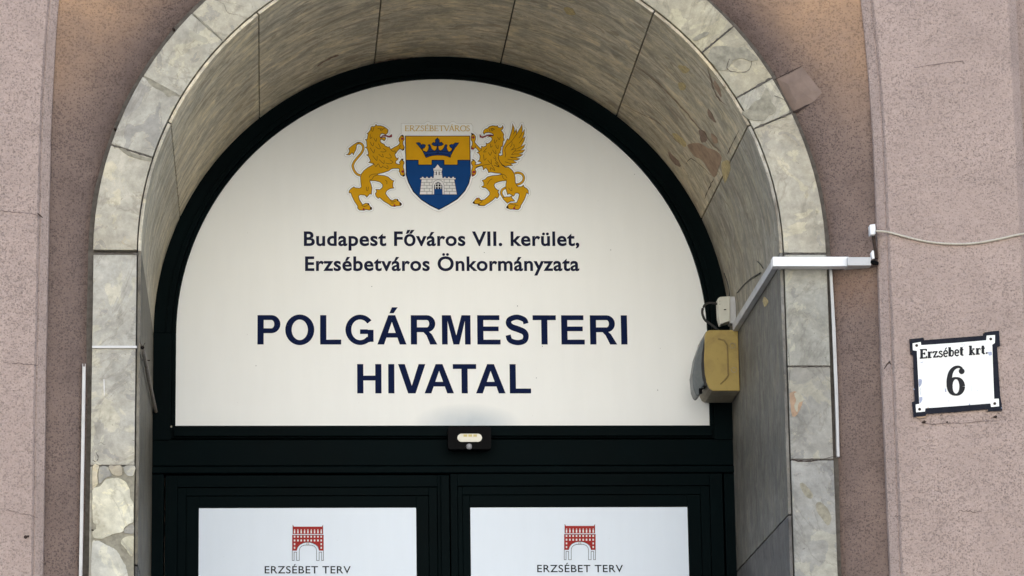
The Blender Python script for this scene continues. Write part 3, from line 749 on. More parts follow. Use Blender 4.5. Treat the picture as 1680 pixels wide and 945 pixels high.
# -- bold grotesque capitals as polygons in a unit cap-height box
def ell(cx, cy, rx, ry, a0, a1, n=20): return [(cx+rx*math.cos(math.radians(a0+(a1-a0)*i/n)), cy+ry*math.sin(math.radians(a0+(a1-a0)*i/n))) for i in range(n+1)]
def band(outer, inner): return outer + inner[::-1]
def glyph(ch, w, s=.207, h=.165):
    """list of polygons, width w in cap heights"""
    P = []
    R = lambda x0, y0, x1, y1: P.append([(x0,y0),(x1,y0),(x1,y1),(x0,y1)])
    if ch == 'I': R(0,0,w,1)
    elif ch == 'L': R(0,0,s,1); R(s,0,w,h)
    elif ch == 'T': R(0,1-h,w,1); R(w/2-s/2,0,w/2+s/2,1-h)
    elif ch == 'H': R(0,0,s,1); R(w-s,0,w,1); R(s,.44,w-s,.605)
    elif ch == 'E': R(0,0,s,1); R(s,1-h,w-.03,1); R(s,.455,w-.06,.615); R(s,0,w,h)
    elif ch == 'V': P.append([(0,1),(.225,1),(.5*w,.26),(w-.225,1),(w,1),(w/2+.125,0),(w/2-.125,0)])
    elif ch == 'A':
        P.append([(0,0),(.225,0),(w/2+.0,.77),(w/2,1),(w/2-.115,1)]); P.append([(w,0),(w/2+.115,1),(w/2,1),(w/2,.77),(w-.225,0)])
        k = lambda y: .225+(w/2-.225)*y/.77
        P.append([(k(.235)-.02,.235),(w-k(.235)+.02,.235),(w-k(.395)+.02,.395),(k(.395)-.02,.395)])
    elif ch == 'M':
        P.append([(0,0),(.19,0),(.19,.79),(.19,.80),(.19,1),(0,1)]); P.append([(w,0),(w,1),(w-.19,1),(w-.19,0)])
        P.append([(.19,1),(.30,1),(w/2,.31),(w-.30,1),(w-.19,1),(w-.19,.80),(w/2+.10,0),(w/2-.10,0),(.19,.80)])
    elif ch == 'O':
        o_ = ell(w/2,.5,w/2,.522,0,360,40)[:-1]; i_ = ell(w/2,.5,w/2-.213,.35,0,360,40)[:-1]
        for k in range(40): P.append([o_[k], o_[(k+1) % 40], i_[(k+1) % 40], i_[k]])
    elif ch in 'PR':
        R(0,0,s,1); ym = .385 if ch == 'P' else .42
        cy = (1+ym)/2; ro = (1-ym)/2; xc = w-ro*.98
        if ch == 'R': xc = w-.06-ro
        R(s,1-h,xc,1); R(s,ym,xc,ym+h)
        o_ = ell(xc,cy,ro*.98,ro,-90,90,16); i_ = ell(xc,cy,ro*.98-s*.98,ro-h,-90,90,16)
        for k in range(16): P.append([o_[k], o_[k+1], i_[k+1], i_[k]])
        if ch == 'R': P.append([(w,0),(w-.24,0),(.52,.31),(.42,.42),(.40,.44),(s+.15,.44),(.58,.46),(.70,.35)])
    elif ch in 'SG':
        if ch == 'S':
            c = catmull([(w*.875,.715),(w*.80,.85),(w*.50,.935),(w*.20,.86),(w*.145,.72),(w*.27,.60),(w*.52,.525),(w*.78,.43),(w*.865,.285),(w*.78,.12),(w*.50,.065),(w*.20,.14),(w*.115,.32)], 5)
            ws = [.19]*len(c)
            for k in range(len(c)): t = k/(len(c)-1); ws[k] = .185+.035*math.exp(-((t-.5)/.18)**2)-.01
        else:
            c = ell(w*.525,.5,w*.525-.10,.435,38,318,34); ws = [.20-.035*abs(math.sin(math.radians(38+280*k/34))) for k in range(35)]
            R(w-.195,.09,w,.50); R(w*.52,.36,w-.195,.515)
            P.append([(w,.12),(w,.2),(w-.2,.2),(w-.26,.05)])
        L = []; Rr = []
        for k in range(len(c)):
            a = c[max(k-1, 0)]; b = c[min(k+1, len(c)-1)]; dx, dy = b[0]-a[0], b[1]-a[1]; l = math.hypot(dx, dy)
            L.append((c[k][0]-dy/l*ws[k]/2, c[k][1]+dx/l*ws[k]/2)); Rr.append((c[k][0]+dy/l*ws[k]/2, c[k][1]-dx/l*ws[k]/2))
        for k in range(len(c)-1): P.append([L[k], L[k+1], Rr[k+1], Rr[k]])
    return P
def acute(w): return [(w/2-.08,1.065),(w/2+.06,1.065),(w/2+.20,1.27),(w/2+.005,1.27)]
def caps_line(par, items, ytop, ybot, m, lb):
    ca_ = at(725, ybot, YS); cb_ = at(725, ytop, YS); hgt = cb_.z-ca_.z; ym = (ytop+ybot)/2
    for ch, x0, x1 in items:
        a = at(x0, ym, YS); b = at(x1, ym, YS); base = at((x0+x1)/2, ybot, YS).z; w = (b.x-a.x)/hgt
        g = glyph('A' if ch == 'Á' else ch, w)
        if ch == 'Á': g.append(acute(w))
        mb = MB()
        for k, P in enumerate(g):
            pts = [Vector((a.x+x*hgt, YS-.0003-.00002*(k % 9), base+y*hgt)) for x, y in P]
            tri = tessellate_polygon([[Vector((v.x, v.z, 0)) for v in pts]]); mb.add(pts, [tuple(t) for t in tri], m)
        o = mb.build('letter', par, recalc=False); o['label'] = 'bold navy letter %s of the word %s' % (ch, lb)
caps_line(sign, [('P',422.4,460),('O',468,515.6),('L',525.2,559.8),('G',566.6,612.8),('Á',619,666.8),('R',674,717.4),('M',725,772),('E',783,821),('S',829,868),('T',874,912.2),('E',920.8,959),('R',968,1012.2),('I',1018.8,1029)], 517.2, 565.2, 'navy', 'POLGÁRMESTERI')
caps_line(sign, [('H',586,625.8),('I',637,647),('V',653.2,698),('A',696.4,744.6),('T',743,781.4),('A',780.8,829.2),('L',836.2,871)], 597.4, 645.4, 'navy', 'HIVATAL')
pr = Print(onsign)
for x, y in ((736,399),(794.5,414.5),(849,502),(880,620),(890,568),(1041,286),(706,222),(1079,640),(420,600),(610,470),(1002,410)): pr.disc(x, y, random.uniform(.5, .9), 'greyprint', 1, n=6); pr.cut('fly_spot', sign)
# -- humanist lines from the built-in font, turned into meshes
def font_line(name, parent, text, px0, px1, pybase, Y, m, off=.0, caph=None, space=1.0, label=None):
    c = bpy.data.curves.new('t', 'FONT'); c.body = text; c.size = 1; c.offset = off; c.space_character = space; c.resolution_u = 6
    o = bpy.data.objects.new('t', c); COL.objects.link(o); bpy.context.view_layer.update()
    me = bpy.data.meshes.new_from_object(o.evaluated_get(bpy.context.evaluated_depsgraph_get())); bpy.data.objects.remove(o); bpy.data.curves.remove(c)
    xs = [v.co.x for v in me.vertices]; x0, x1 = min(xs), max(xs)
    a = at(px0, pybase, Y); b = at(px1, pybase, Y); sx = (b-a).length/(x1-x0); dr = (b-a).normalized()
    sy = sx if caph is None else ((at(px0, pybase-caph, Y)-a).z)/.70
    off_ = wloc(parent)
    for v in me.vertices:
        x, y = v.co.x, v.co.y; v.co = a + dr*((x-x0)*sx) + Vector((0, 0, y*sy)) - off_ + Vector((0, v.co.z*0, 0))
    me.materials.clear(); me.materials.append(M[m])
    o = bpy.data.objects.new(name, me); COL.objects.link(o); o.parent = parent
    if label: o['label'] = label
    return o
font_line('lettering', sign, 'Budapest Főváros VII. kerület,', 498.5, 950.5, 402.8, YS-.0003, 'ink', .024, 23.0, 1.06, 'dark line reading Budapest Főváros VII. kerület,')
font_line('lettering', sign, 'Erzsébetváros Önkormányzata', 500.5, 950.5, 443.8, YS-.0003, 'ink', .024, 23.0, 1.06, 'dark line reading Erzsébetváros Önkormányzata')

# ------------------------------------------------ coat of arms sticker
arms = MB()
Z = 11.81
def zc(pts, ox=565, oy=195): return [(ox+x/Z, oy+y/Z) for x, y in pts]
def low(*pts): return [(x, y+886) for x, y in pts]
lion_body = [(595,140),(612,105),(630,132),(700,132),(760,150),(810,180),(848,215),(842,265),(815,295),(787,306),(765,290),(728,280),(698,302),(688,345),(705,374),(745,362),(790,352),(802,380),(778,422),(755,415),(735,395),(702,400),(692,430),(715,465),(775,492),(782,518),(850,550),(872,538),(885,572),(900,590),
 (960,555),(1030,520),(1060,490),(1075,460),(1055,420),(1058,375),(1085,345),(1100,320),(1135,315),(1150,340),(1158,400),(1135,440),(1135,490),(1155,530),(1162,565),(1130,612),(1100,588),(1070,580),(1030,620),(1000,665),(978,692),(990,730),(1012,768),(1048,752),(1035,792),(1000,812),(995,860),
 (1060,885),(1080,872),(1065,840),(1090,810),(1110,775),(1140,778),(1130,810),(1155,830),(1158,860),(1140,900),(1138,940)] + low((1155,100),(1160,160),(1168,215),(1140,228),(1090,200),(1078,160),(1058,130),(1072,95),(1050,72),(950,74),(905,86),(860,122),(760,155),(655,180),(640,200),
 (780,215),(850,240),(920,300),(962,315),(940,350),(940,430),(962,455),(890,462),(820,505),(798,560),(830,610),(890,680),(940,695),(980,668),(1030,670),(1050,710),(1085,735),(1110,772),(1085,797),(1000,802),(975,814),(900,800),(860,765),(770,715),(680,635),(655,656),(612,612),(598,560),(625,530),(610,480),(690,485),(740,440),(742,390),(690,338),(600,314),(490,312),
 (515,380),(535,450),(525,574),(490,566),(435,632),(400,592),(300,585),(275,612),(290,680),(330,740),(352,780),(410,748),(465,750),(490,800),(525,840),(532,866),(480,882),(420,870),(380,885),(290,880),(255,842),(260,805),(200,720),(150,620),(125,546),(88,550),(95,505),(130,465),(185,430),(210,450),(300,458),(330,430),(318,340),(312,240),(330,180),(380,115),(450,60),(560,0)) + [
 (560,872),(530,858),(500,852),(470,845),(505,820),(490,770),(465,722),(425,698),(465,690),(463,640),(440,575),(403,550),(440,540),(432,470),(430,430),(405,398),(440,400),(450,350),(460,297),(438,283),(460,270),(500,222),(515,160),(540,145),(578,152)]
lion_tail = low((312,210),(250,188),(195,125),(163,40)) + [(168,885),(200,820),(270,735),(335,655),(366,580),(355,515),(305,472),(240,476)]
lion_tuft = [(292,455),(240,463),(180,498),(110,553),(84,574),(102,620),(75,680),(32,694),(100,700),(152,655),(178,700),(186,665),(222,600),(236,520),(250,495)]
lion_lines = [[(500,300),(502,380),(540,350)],[(572,372),(592,410),(615,435),(625,375)],[(500,445),(520,490),(552,525),(570,460)],[(605,535),(655,578),(697,570),(660,480)],[(500,560),(535,620),(570,660),(587,590)],[(700,635),(760,642),(810,620),(750,570)],[(550,715),(590,770),(630,805),(635,720)],[(665,685),(705,720),(755,740),(735,680)],[(800,745),(860,762),(910,745),(870,675)],[(675,790),(725,840),(767,866),(770,800)],[(800,855),(880,872),(940,840),(880,790)],
 [(560,850),(585,890),(610,925),(655,870),(680,910)]+low((708,65),(750,20)), low((750,40),(800,60),(838,86),(845,40),(820,20)), [(900,597),(940,630),(980,622),(985,682)],[(645,185),(690,192),(740,200),(785,180)],[(530,180),(525,220),(550,240),(570,165)],[(820,235),(845,240)],
 low((425,430),(430,500),(455,500),(465,430)), low((790,300),(825,330),(820,380)), low((490,290),(530,290),(570,230),(640,200)), low((480,250),(500,210),(560,185),(650,182)), low((330,790),(390,810),(450,790)), low((880,695),(940,720),(1000,705)), [(1070,570),(1075,530),(1095,520)], low((350,800),(395,815)), low((900,745),(960,745))]
gz = lambda p: zc(p, 770, 195)
grif_body = [(265,265),(280,225),(310,195),(355,185),(385,150),(450,132),(520,140),(545,132),(560,165),(600,175),(635,160),(645,128),(658,160),(648,195),(612,222),(642,255),(668,300),(660,350),(678,412),(655,432),(650,500),(640,535),(610,542),(615,590),(593,640),(612,662),(575,665),(570,700),(590,760),(590,830),(640,900),(700,938)] + low((760,50),(830,110),(870,170),(888,250),(890,340),(910,390),(940,425),(1010,430),(1045,398),(1068,438),(1110,460),(1142,500),(1147,574),(1110,545),(1095,600),(1070,670),(1030,740),(997,790),(990,830),(950,872),(900,872),(870,860),(800,866),(750,850),(722,830),(750,780),(790,745),(850,745),(920,735),(950,660),(970,580),(940,550),(890,555),(877,590),(850,614),(810,580),(770,563),(742,582),(720,510),(705,440),(710,370),(720,312),(640,316),(560,335),(500,360),(478,400),(500,450),(540,490),(572,493),(552,535),(580,580),(566,625),(535,658),(510,630),(450,690),(380,740),(330,770),(290,797),(230,797),(190,790),(180,762),(110,762),(66,742),(100,700),(138,655),(190,645),(222,690),(290,680),(350,630),(397,580),(395,530),(350,480),(310,450),(265,446),(235,428),(280,408),(280,350),(248,305),(300,290),(350,240),(440,215),(560,205),(640,190),(600,170),(500,160),(410,145),(372,157),(355,105),(320,60),(268,106),(265,50),(240,25),(170,45),(120,72),(112,95),(132,130),(125,180),(90,215),(58,226),(50,180),(45,110),(60,60)) + [
 (66,920),(40,870),(40,830),(68,815),(58,782),(95,800),(130,850),(112,885),(180,880),(232,858),(225,835),(163,822),(200,790),(207,720),(185,672),(147,655),(187,636),(180,620),(130,562),(115,555),(80,590),(38,585),(35,540),(55,510),(60,450),(33,400),(35,340),(47,310),(38,278),(80,290),(120,340),(120,400),(102,450),(160,520),(215,575),(232,588),(235,528),(270,545),(330,520),(320,463),(350,482),(400,455),(440,405),(435,365),(400,345),(348,360),(392,328),(462,330),(470,305),(430,277),(370,260),(310,270),(285,303)]
grif_wing = [(570,700),(600,718),(645,695),(640,640),(650,550),(700,460),(738,382),(757,412),(770,390),(800,300),(830,200),(838,92),(870,180),(875,268),(907,192),(920,250),(912,300),(960,220),(1000,150),(1020,100),(1026,200),(1022,270),(1070,205),(1062,290),(1032,380),(1083,347),(1062,420),(1000,540),(1085,492),(1052,560),(990,610),(1080,597),(1030,650),(950,682),(1040,692),(980,730),(900,752),(985,775),(920,800),(850,800),(915,850),(850,862),(800,868),(838,906),(760,906),(705,924),(640,890),(590,830),(565,770)]
grif_lines = [[(690,745),(705,690),(688,610),(720,530),(820,430),(920,290)],[(1022,270),(990,330),(960,370)],[(1032,380),(1000,430),(960,472)],[(1000,540),(960,560),(930,580)],[(990,610),(930,622),(880,622)],[(950,682),(880,680),(820,690),(910,580),(820,600)],[(900,752),(840,745),(790,740),(850,760)],[(850,800),(790,790),(740,780)],[(800,868),(750,850),(690,830),(750,850)],[(790,550),(825,500),(825,440)],[(805,610),(850,570),(870,540),(860,490)],[(875,268),(850,300)],
 [(545,350),(580,402),(600,350)],[(485,400),(495,472),(535,410)],[(415,480),(415,552),(450,520)],[(510,505),(525,550),(555,577),(560,510)],[(345,560),(310,600),(275,642),(330,635)],[(450,600),(480,650),(515,677),(510,610)],[(370,650),(405,707),(435,640)],[(275,690),(290,802),(330,760)],[(465,750),(520,787),(490,710)],[(355,800),(400,850),(430,872),(420,780)],[(500,800),(560,860),(500,850),(575,920),(480,900)],
 [(130,935),(240,905),(340,885),(400,880)], low((430,0),(500,122),(415,60),(410,112)), low((480,10),(575,47),(560,0)), low((445,275),(390,310),(350,382)), low((760,450),(800,500),(825,500),(820,445)), low((640,205),(650,250),(690,290),(722,285)), low((560,205),(640,185),(700,215),(725,260)),[(410,192),(445,188),(480,195),(490,212)],[(390,200),(400,240)],[(340,225),(352,232)],[(115,555),(120,520)],[(240,600),(190,635)],low((145,660),(190,690),(250,705)),low((190,750),(230,730),(255,700)),low((780,760),(860,780),(900,770)),low((870,830),(900,790),(950,790))]
grif_tail1 = low((878,168),(950,158),(1020,185),(1056,250),(1035,325),(975,372),(912,385)); grif_tail2 = low((705,448),(645,482),(618,550),(650,620),(700,672))
grif_tuft = low((640,640),(720,625),(780,625),(825,605),(820,645),(870,690),(878,708),(800,712),(738,748),(700,715),(660,672))
shield = [(664.4,222.6),(771.2,222.6),(772.0,260),(772.6,287.5),(769.6,301),(763,313.6),(750.6,327),(736,336),(720.1,344.4),(705,337),(691,328),(677.6,314.5),(669.6,299.2),(666,287.5),(665.2,262)]
# sticker film with its cut edge
st = Print(onsign)
for wd, m, ly in ((6.6, 'cutline', 1), (5.6, 'sticker', 2)):
    for P in (zc(lion_body), zc(lion_tuft), gz(grif_body), gz(grif_wing), gz(grif_tuft), shield): st.stroke(catmull(P, 2, True), wd, m, ly, True); 
    for P in (zc(catmull(lion_tail, 4)), gz(catmull(grif_tail1, 4)), gz(catmull(grif_tail2, 4))): st.stroke(P, wd+3, m, ly)
    k = .5 if m == 'cutline' else 0
    st.poly([(658.5-k,202.6-k),(697,202.6-k),(700,199.4-k),(704,199.6-k),(707,202.6-k),(738,202.6-k),(741,199.6-k),(745,199.6-k),(749,202.8-k),(773+k,203.2-k),(775.5+k,207),(775.5+k,217),(772,224),(662,224),(658.5-k,216)], m, ly)
arms_o = st.build('coat_of_arms_sticker', sign); arms_o['label'] = 'coat of arms sticker with shield, lion and griffin'
def beast(name, body, extra, lines, tails, zf, tongue, claws, eyes, label):
    p = Print(onsign); O = .16*Z*.62
    for T in tails:
        c = zf(catmull(T, 6)); p.stroke(c, 4.0, 'line', 3); p.stroke(c, 2.5, 'gold', 4)
    for P in extra[:1]:
        p.poly(zf(P), 'gold', 5); p.stroke(zf(P), .95, 'line', 6, True)
    p.stroke(zf(tongue[0]), [w/Z*1.0 for w in tongue[1]], 'line', 5); p.stroke(zf(tongue[0]), [w/Z*.62 for w in tongue[1]], 'redprint', 6)
    p.poly(zf(body), 'gold', 7); p.stroke(zf(body), .95, 'line', 8, True)
    for P in extra[1:]: p.poly(zf(P), 'gold', 9); p.stroke(zf(P), .95, 'line', 10, True)
    for L in lines: p.stroke(zf(catmull(L, 3)), .7, 'line', 11)
    for x, y, r, mm in claws: q = zf([(x, y)])[0]; p.disc(q[0], q[1], r/Z, mm, 12, n=8)
    for x, y, r in eyes: q = zf([(x, y)])[0]; p.stroke([(q[0]+r/Z*math.cos(k*PI/5), q[1]+r/Z*math.sin(k*PI/5)) for k in range(10)], .6, 'line', 12, True)
    o = p.build(name, arms_o); o['label'] = label
beast('lion_figure', lion_body, [lion_tuft], lion_lines, [lion_tail], zc, ([(700,368),(745,332),(800,325),(865,348),(905,335),(918,300)], [20,26,28,30,46,12]),
      [(1125,328,18,'line'),(1122,385,24,'redprint'),(1142,592,18,'line'),(1122,792,18,'line'),(1128,135+886,26,'redprint'),(1148,212+886,20,'line'),(1088,762+886,24,'line'),(970,788+886,20,'redprint'),(1030,688+886,18,'line'),(515,845+886,24,'line'),(373,862+886,20,'redprint'),(465,766+886,18,'line')], [(715,212,20)], 'golden lion holding the left side of the shield')
beast('griffin_figure', grif_body, [grif_tuft, grif_wing], grif_lines, [grif_tail1, grif_tail2], gz, ([(205,300),(215,345),(260,358),(330,328),(400,312),(462,320)], [12,34,32,26,24,18]),
      [(58,300,18,'line'),(75,360,26,'redprint'),(62,572,24,'redprint'),(75,798,16,'line'),(88,145+886,28,'redprint'),(78,205+886,20,'redprint'),(88,735+886,20,'line'),(185,778+886,20,'line'),(150,655+886,16,'redprint'),(738,828+886,24,'line'),(868,850+886,24,'redprint')], [(445,210,18)], 'golden griffin holding the right side of the shield')
# shield
p = Print(onsign)
p.poly(shield, 'black', 9)
def insetp(P, cx, cy, d): return [(x+(cx-x)/max(1e-6, math.hypot(cx-x, cy-y))*d, y+(cy-y)/max(1e-6, math.hypot(cx-x, cy-y))*d) for x, y in P]
inner = [(665.8,223.8),(770.0,223.8),(770.6,262.2),(771.2,287.2),(768.3,300.4),(761.8,312.8),(749.6,325.9),(735.3,334.8),(720.1,342.9),(705.7,335.7),(692,327),(678.9,313.7),(671,298.8),(667.3,287.2),(666.5,262.2)]
p.poly(inner, 'blue', 10)
gold = [(665.8,223.8),(770.0,223.8),(770.6,262.2),(750.4,262.2),(750.2,269.9),(729.3,269.9),(729,262.2),(708,262.2),(707.8,269.9),(687,269.9),(686.8,262.2),(666.5,262.2)]
p.poly(gold, 'gold', 11); p.stroke([(666.5,263.0),(686.1,263.0),(686.3,270.6),(708.4,270.6),(708.6,263.0),(728.4,263.0),(728.6,270.6),(751,270.6),(751.2,263.0),(770.8,263.0)], 1.1, 'black', 12)
o = p.build('shield', arms_o); o['label'] = 'gold and blue shield'
z5 = lambda P: [(655+x/11.815, 195+y/11.815) for x, y in P]
p = Print(onsign)
crown = [(520,752),(492,702),(450,612),(385,535),(325,465),(370,458),(402,465),(430,503),(460,492),(492,497),(512,520),(480,570),(440,572),(462,618),(530,642),(565,600),(578,530),(560,518),(566,500),(580,495),(596,505),(606,522),(622,575),(660,610),(692,620),(722,590),(735,525),(700,527),(655,512),(628,490),(660,455),(702,465),(698,412),(738,368),(778,410),(776,462),(820,452),(857,490),(822,516),(775,525),(755,525),(762,590),(790,617),(830,605),(868,560),(882,522),(890,505),(908,495),(926,505),(928,520),(918,560),(935,610),(962,640),(1000,628),(1030,580),(985,545),(972,512),(1010,492),(1045,500),(1082,465),(1158,465),(1110,530),(1085,555),(1040,630),(1000,702),(990,748),(930,722),(860,708),(740,702),(640,712),(580,728)]
p.poly(z5(crown), 'crownblue', 13); p.stroke(z5(crown), .95, 'black', 14, True)
for L in ([(480,640),(560,640),(740,622),(920,638),(1010,645)],[(510,712),(620,685),(740,672),(880,682),(990,712)],[(738,480),(738,600)],[(430,505),(455,600)],[(1070,510),(1010,640)]): p.stroke(z5(L), .8, 'black', 15)
for x, y in ((535,695),(745,652),(960,690)): q = z5([(x, y)])[0]; p.stroke([(q[0]+1.3*math.cos(k*PI/4), q[1]+1.3*math.sin(k*PI/4)) for k in range(8)], .6, 'black', 15, True)
o = p.build('crown_figure', arms_o); o['label'] = 'dark blue crown on the gold field'
z6 = lambda P: [(655+x/11.115, 265+y/11.115) for x, y in P]
p = Print(onsign)
castle = [(375,598),(410,325),(380,320),(385,303),(410,303),(414,280),(440,280),(445,300),(490,303),(495,280),(516,280),(520,300),(565,303),(570,280),(595,280),(600,300),(627,300),(636,182),(622,152),(625,125),(652,120),(700,52),(748,115),(782,125),(782,152),(772,182),(788,300),(815,300),(825,280),(842,280),(846,300),(890,303),(895,280),(916,280),(920,300),(965,303),(970,280),(996,280),(1000,300),(1028,303),(1026,322),(1000,327),(1050,598)]
p.stroke(z6(castle), 1.0, 'black', 13, True); p.poly(z6(castle), 'whiteprint', 14)
p.poly(z6([(635,600),(635,440),(660,395),(710,370),(758,395),(785,440),(790,600)]), 'blue', 15)
p.poly(z6([(638,500),(638,440),(662,397),(710,374),(756,397),(782,440),(784,500)]), 'black', 16)
for x in (662,710,760): p.stroke(z6([(x, 385 if x == 710 else 405),(x,500)]), 1.1, 'whiteprint', 17)
for y in (410,460): p.stroke(z6([(645,y),(775,y)]), 1.0, 'whiteprint', 17)
p.stroke(z6([(604,596),(604,430),(625,375),(665,342),(710,330),(755,342),(795,375),(818,430),(820,596)]), .6, 'greyprint', 17)
def lerp_l(y): return 410-(y-325)*35/273
for k, y in enumerate((383,435,490,545)):
    p.stroke(z6([(lerp_l(y),y),(602,y)]), .6, 'greyprint', 17); p.stroke(z6([(822,y),(1000+(y-325)*50/273,y)]), .6, 'greyprint', 17)
for k, (y0, y1) in enumerate(((327,383),(383,435),(435,490),(490,545),(545,597))):
    for x in ((505,598,818,918) if k % 2 == 0 else (455,550,868,965)): p.stroke(z6([(x,y0),(x,y1)]), .6, 'greyprint', 17)
p.stroke(z6([(410,325),(600,322),(820,322),(1000,325)]), .6, 'greyprint', 17); p.stroke(z6([(632,158),(772,158)]), .6, 'greyprint', 17)
for x in (676,728): p.poly(z6([(x-8,182),(x+8,182),(x+8,248),(x-8,248)]), 'black', 17)
for y in (200,240): p.stroke(z6([(640,y),(662,y)]), .5, 'greyprint', 17); p.stroke(z6([(745,y),(775,y)]), .5, 'greyprint', 17)
for x in (600,710,790): p.stroke(z6([(x,560),(x,561)]), .5, 'greyprint', 17)
o = p.build('castle_figure', arms_o); o['label'] = 'white masonry castle on the blue field'
# -- thin roman capitals drawn as strokes (thick stems, thin hairs, serifs)
def roman(ch, K, k, sf):
    """strokes of a unit-height capital: (points, width); K stem, k hair, sf serif half-length"""
    S_ = []
    def stem(x, y0=0, y1=1, w=K): S_.append(([(x,y0),(x,y1)], w))
    def ser(x, y, l=sf): S_.append(([(x-l,y+(k/2 if y < .5 else -k/2)),(x+l,y+(k/2 if y < .5 else -k/2))], k))
    if ch == 'E': stem(.12); S_.extend([([(.0,1-k/2),(.52,1-k/2)],k),([(.12,.52),(.42,.52)],k),([(0,k/2),(.55,k/2)],k),([(.52,1),(.52,.84)],k),([(.55,0),(.56,.18)],k),([(.42,.44),(.42,.60)],k)]); w = .62
    elif ch == 'R': stem(.12); ser(.12,0); S_.append((catmull([(0,1-k/2),(.35,1-k/2),(.50,.88),(.50,.66),(.34,.52),(.12,.50)],4),(K+k)/2)); S_.append(([(.30,.50),(.62,.02),(.72,0+k/2)],K)); w = .74
    elif ch == 'Z': S_.extend([([(.02,1-k/2),(.60,1-k/2)],k),([(.58,1),(.04,0)],K),([(.02,k/2),(.64,k/2)],k),([(.03,1),(.02,.84)],k),([(.64,0),(.66,.18)],k)]); w = .68
    elif ch == 'S': S_.append((catmull([(.42,.82),(.30,.97),(.10,.90),(.07,.74),(.20,.58),(.38,.42),(.42,.22),(.28,.04),(.10,.05),(.02,.20)],4),(K+k)/2)); w = .50
    elif ch == 'B': stem(.12); S_.append((catmull([(0,1-k/2),(.34,1-k/2),(.46,.88),(.44,.66),(.32,.54),(.12,.53)],4),(K+k)/2)); S_.append((catmull([(.32,.54),(.50,.44),(.56,.26),(.46,.06),(.30,k/2),(0,k/2)],4),(K+k)/2)); w = .62
    elif ch == 'T': stem(.34); ser(.34,0); S_.extend([([(.02,1-k/2),(.66,1-k/2)],k),([(.02,1),(.01,.84)],k),([(.66,1),(.67,.84)],k)]); w = .66
    elif ch == 'V': S_.extend([([(.06,1),(.36,0)],K),([(.36,0),(.64,1)],k*1.3)]); ser(.06,1,sf*.8); ser(.64,1,sf*.8); w = .66
    elif ch in 'AÁ': S_.extend([([(.34,1),(.62,0)],K),([(.34,1),(.07,0)],k*1.3),([(.16,.34),(.52,.34)],k)]); ser(.07,0,sf*.8); ser(.62,0,sf*.8); w = .70
    elif ch == 'O': S_.append(([(.40+.37*math.cos(a*PI/10), .5+.5*math.sin(a*PI/10)) for a in range(21)], [k+(K-k)*abs(math.cos(a*PI/10)) for a in range(21)])); w = .80
    elif ch == 'É': return roman('E', K, k, sf)
    return S_, w
def roman_line(pr, text, x0, x1, yb, yt, K, k, sf, m, ly, gap=.06, slope=0.0):
    gl = []; w = 0
    for ch in text:
        g, gw = roman(ch, K, k, sf); gl.append((ch, g, w, gw)); w += gw+gap
    w -= gap; hgt = yb-yt; sx = (x1-x0)/w
    for ch, g, ox, gw in gl:
        for pts, wd in g:
            q = [(x0+(ox+x)*sx, yb-y*hgt+slope*(x0+(ox+x)*sx-x0)) for x, y in pts]
            pr.stroke(q, [v*hgt for v in wd] if isinstance(wd, list) else wd*hgt, m, ly)
        if ch in 'ÉÁ': cx = ox+.32; pr.stroke([(x0+(cx)*sx, yb-1.08*hgt),(x0+(cx+.14)*sx, yb-1.26*hgt)], .09*hgt, m, ly)
p = Print(onsign)
roman_line(p, 'ERZSÉBETVÁROS', 664.2, 771.2, 215.0, 206.0, .145, .075, .11, 'goldtext', 13, .035)
o = p.build('lettering', arms_o); o['label'] = 'small gold word ERZSÉBETVÁROS above the shield'

# ================================================================== DOOR POSTERS
def poster(px0, px1, pytop, logo_dx, label, word_y):
    YQ = D+.013
    a = at(px0, pytop, YQ); b = at(px1, pytop, YQ)
    t = empty('poster', ((a.x+b.x)/2, YQ, a.z-1.05), label, 'poster', 'white posters on the door leaves')
    mb = MB(); mb.box((a.x, YQ, a.z-1.05), (b.x, YQ+.004, a.z), 'poster'); mb.build('sheet', t, bevel=.0006)
    fn = lambda x, y, l: at(410+logo_dx[0]+x/8.0, 840+logo_dx[1]+y/8.0, YQ-.0006-.0003*l)
    p = Print(fn)
    p.poly([(565,168),(577,192),(945,192),(958,170),(960,290),(562,290)], 'brick', 1)
    p.poly([(555,300),(968,300),(968,507),(908,507),(895,455),(862,425),(815,405),(775,398),(745,398),(700,407),(655,430),(628,462),(612,507),(555,507)], 'brick', 1)
    p.stroke([(563,170),(563,288)], 4, 'charcoal', 2); p.stroke([(959,170),(959,288)], 4, 'charcoal', 2)
    p.stroke([(553,302),(970,302)], 4, 'charcoal', 2)
    for k in range(9):
        x = 586+43.8*k; p.rect(x-9, 240, x+9, 281, 'whiteprint', 3); p.rect(x-7, 227, x+7, 235, 'whiteprint', 3)
        p.rect(x-10, 312, x+10, 336, 'whiteprint', 3); p.rect(x-10, 361, x+10, 386, 'whiteprint', 3)
    for x in (586, 936.4): p.rect(x-9, 409, x+9, 434, 'whiteprint', 3); p.rect(x-9, 457, x+9, 482, 'whiteprint', 3)
    for sg in (1, -1):
        m_ = lambda P: [((x if sg > 0 else 1522-x), y) for x, y in P]
        p.stroke(m_([(556,505),(556,636),(580,636),(580,527),(613,527),(613,636),(648,636),(648,505),(656,472),(680,448),(715,435),(761,432)]), 5.5, 'charcoal', 4)
        p.stroke(m_([(612,507),(628,462),(655,430),(700,407),(745,398)]), 4, 'charcoal', 4)
    p.rect(746, 396, 776, 436, 'charcoal', 5); p.rect(751, 401, 771, 431, 'whiteprint', 6)
    p.build('building_logo', t)
    font_line('lettering', t, 'ERZSÉBET TERV', *word_y, YQ-.0009, 'charcoal', .008, 12.0, 1.08)
    return t
poster(326.3, 682.7, 833.4, (0, 0), 'white poster with red arch logo on the left door leaf', (434.2, 575.4, 940.6))
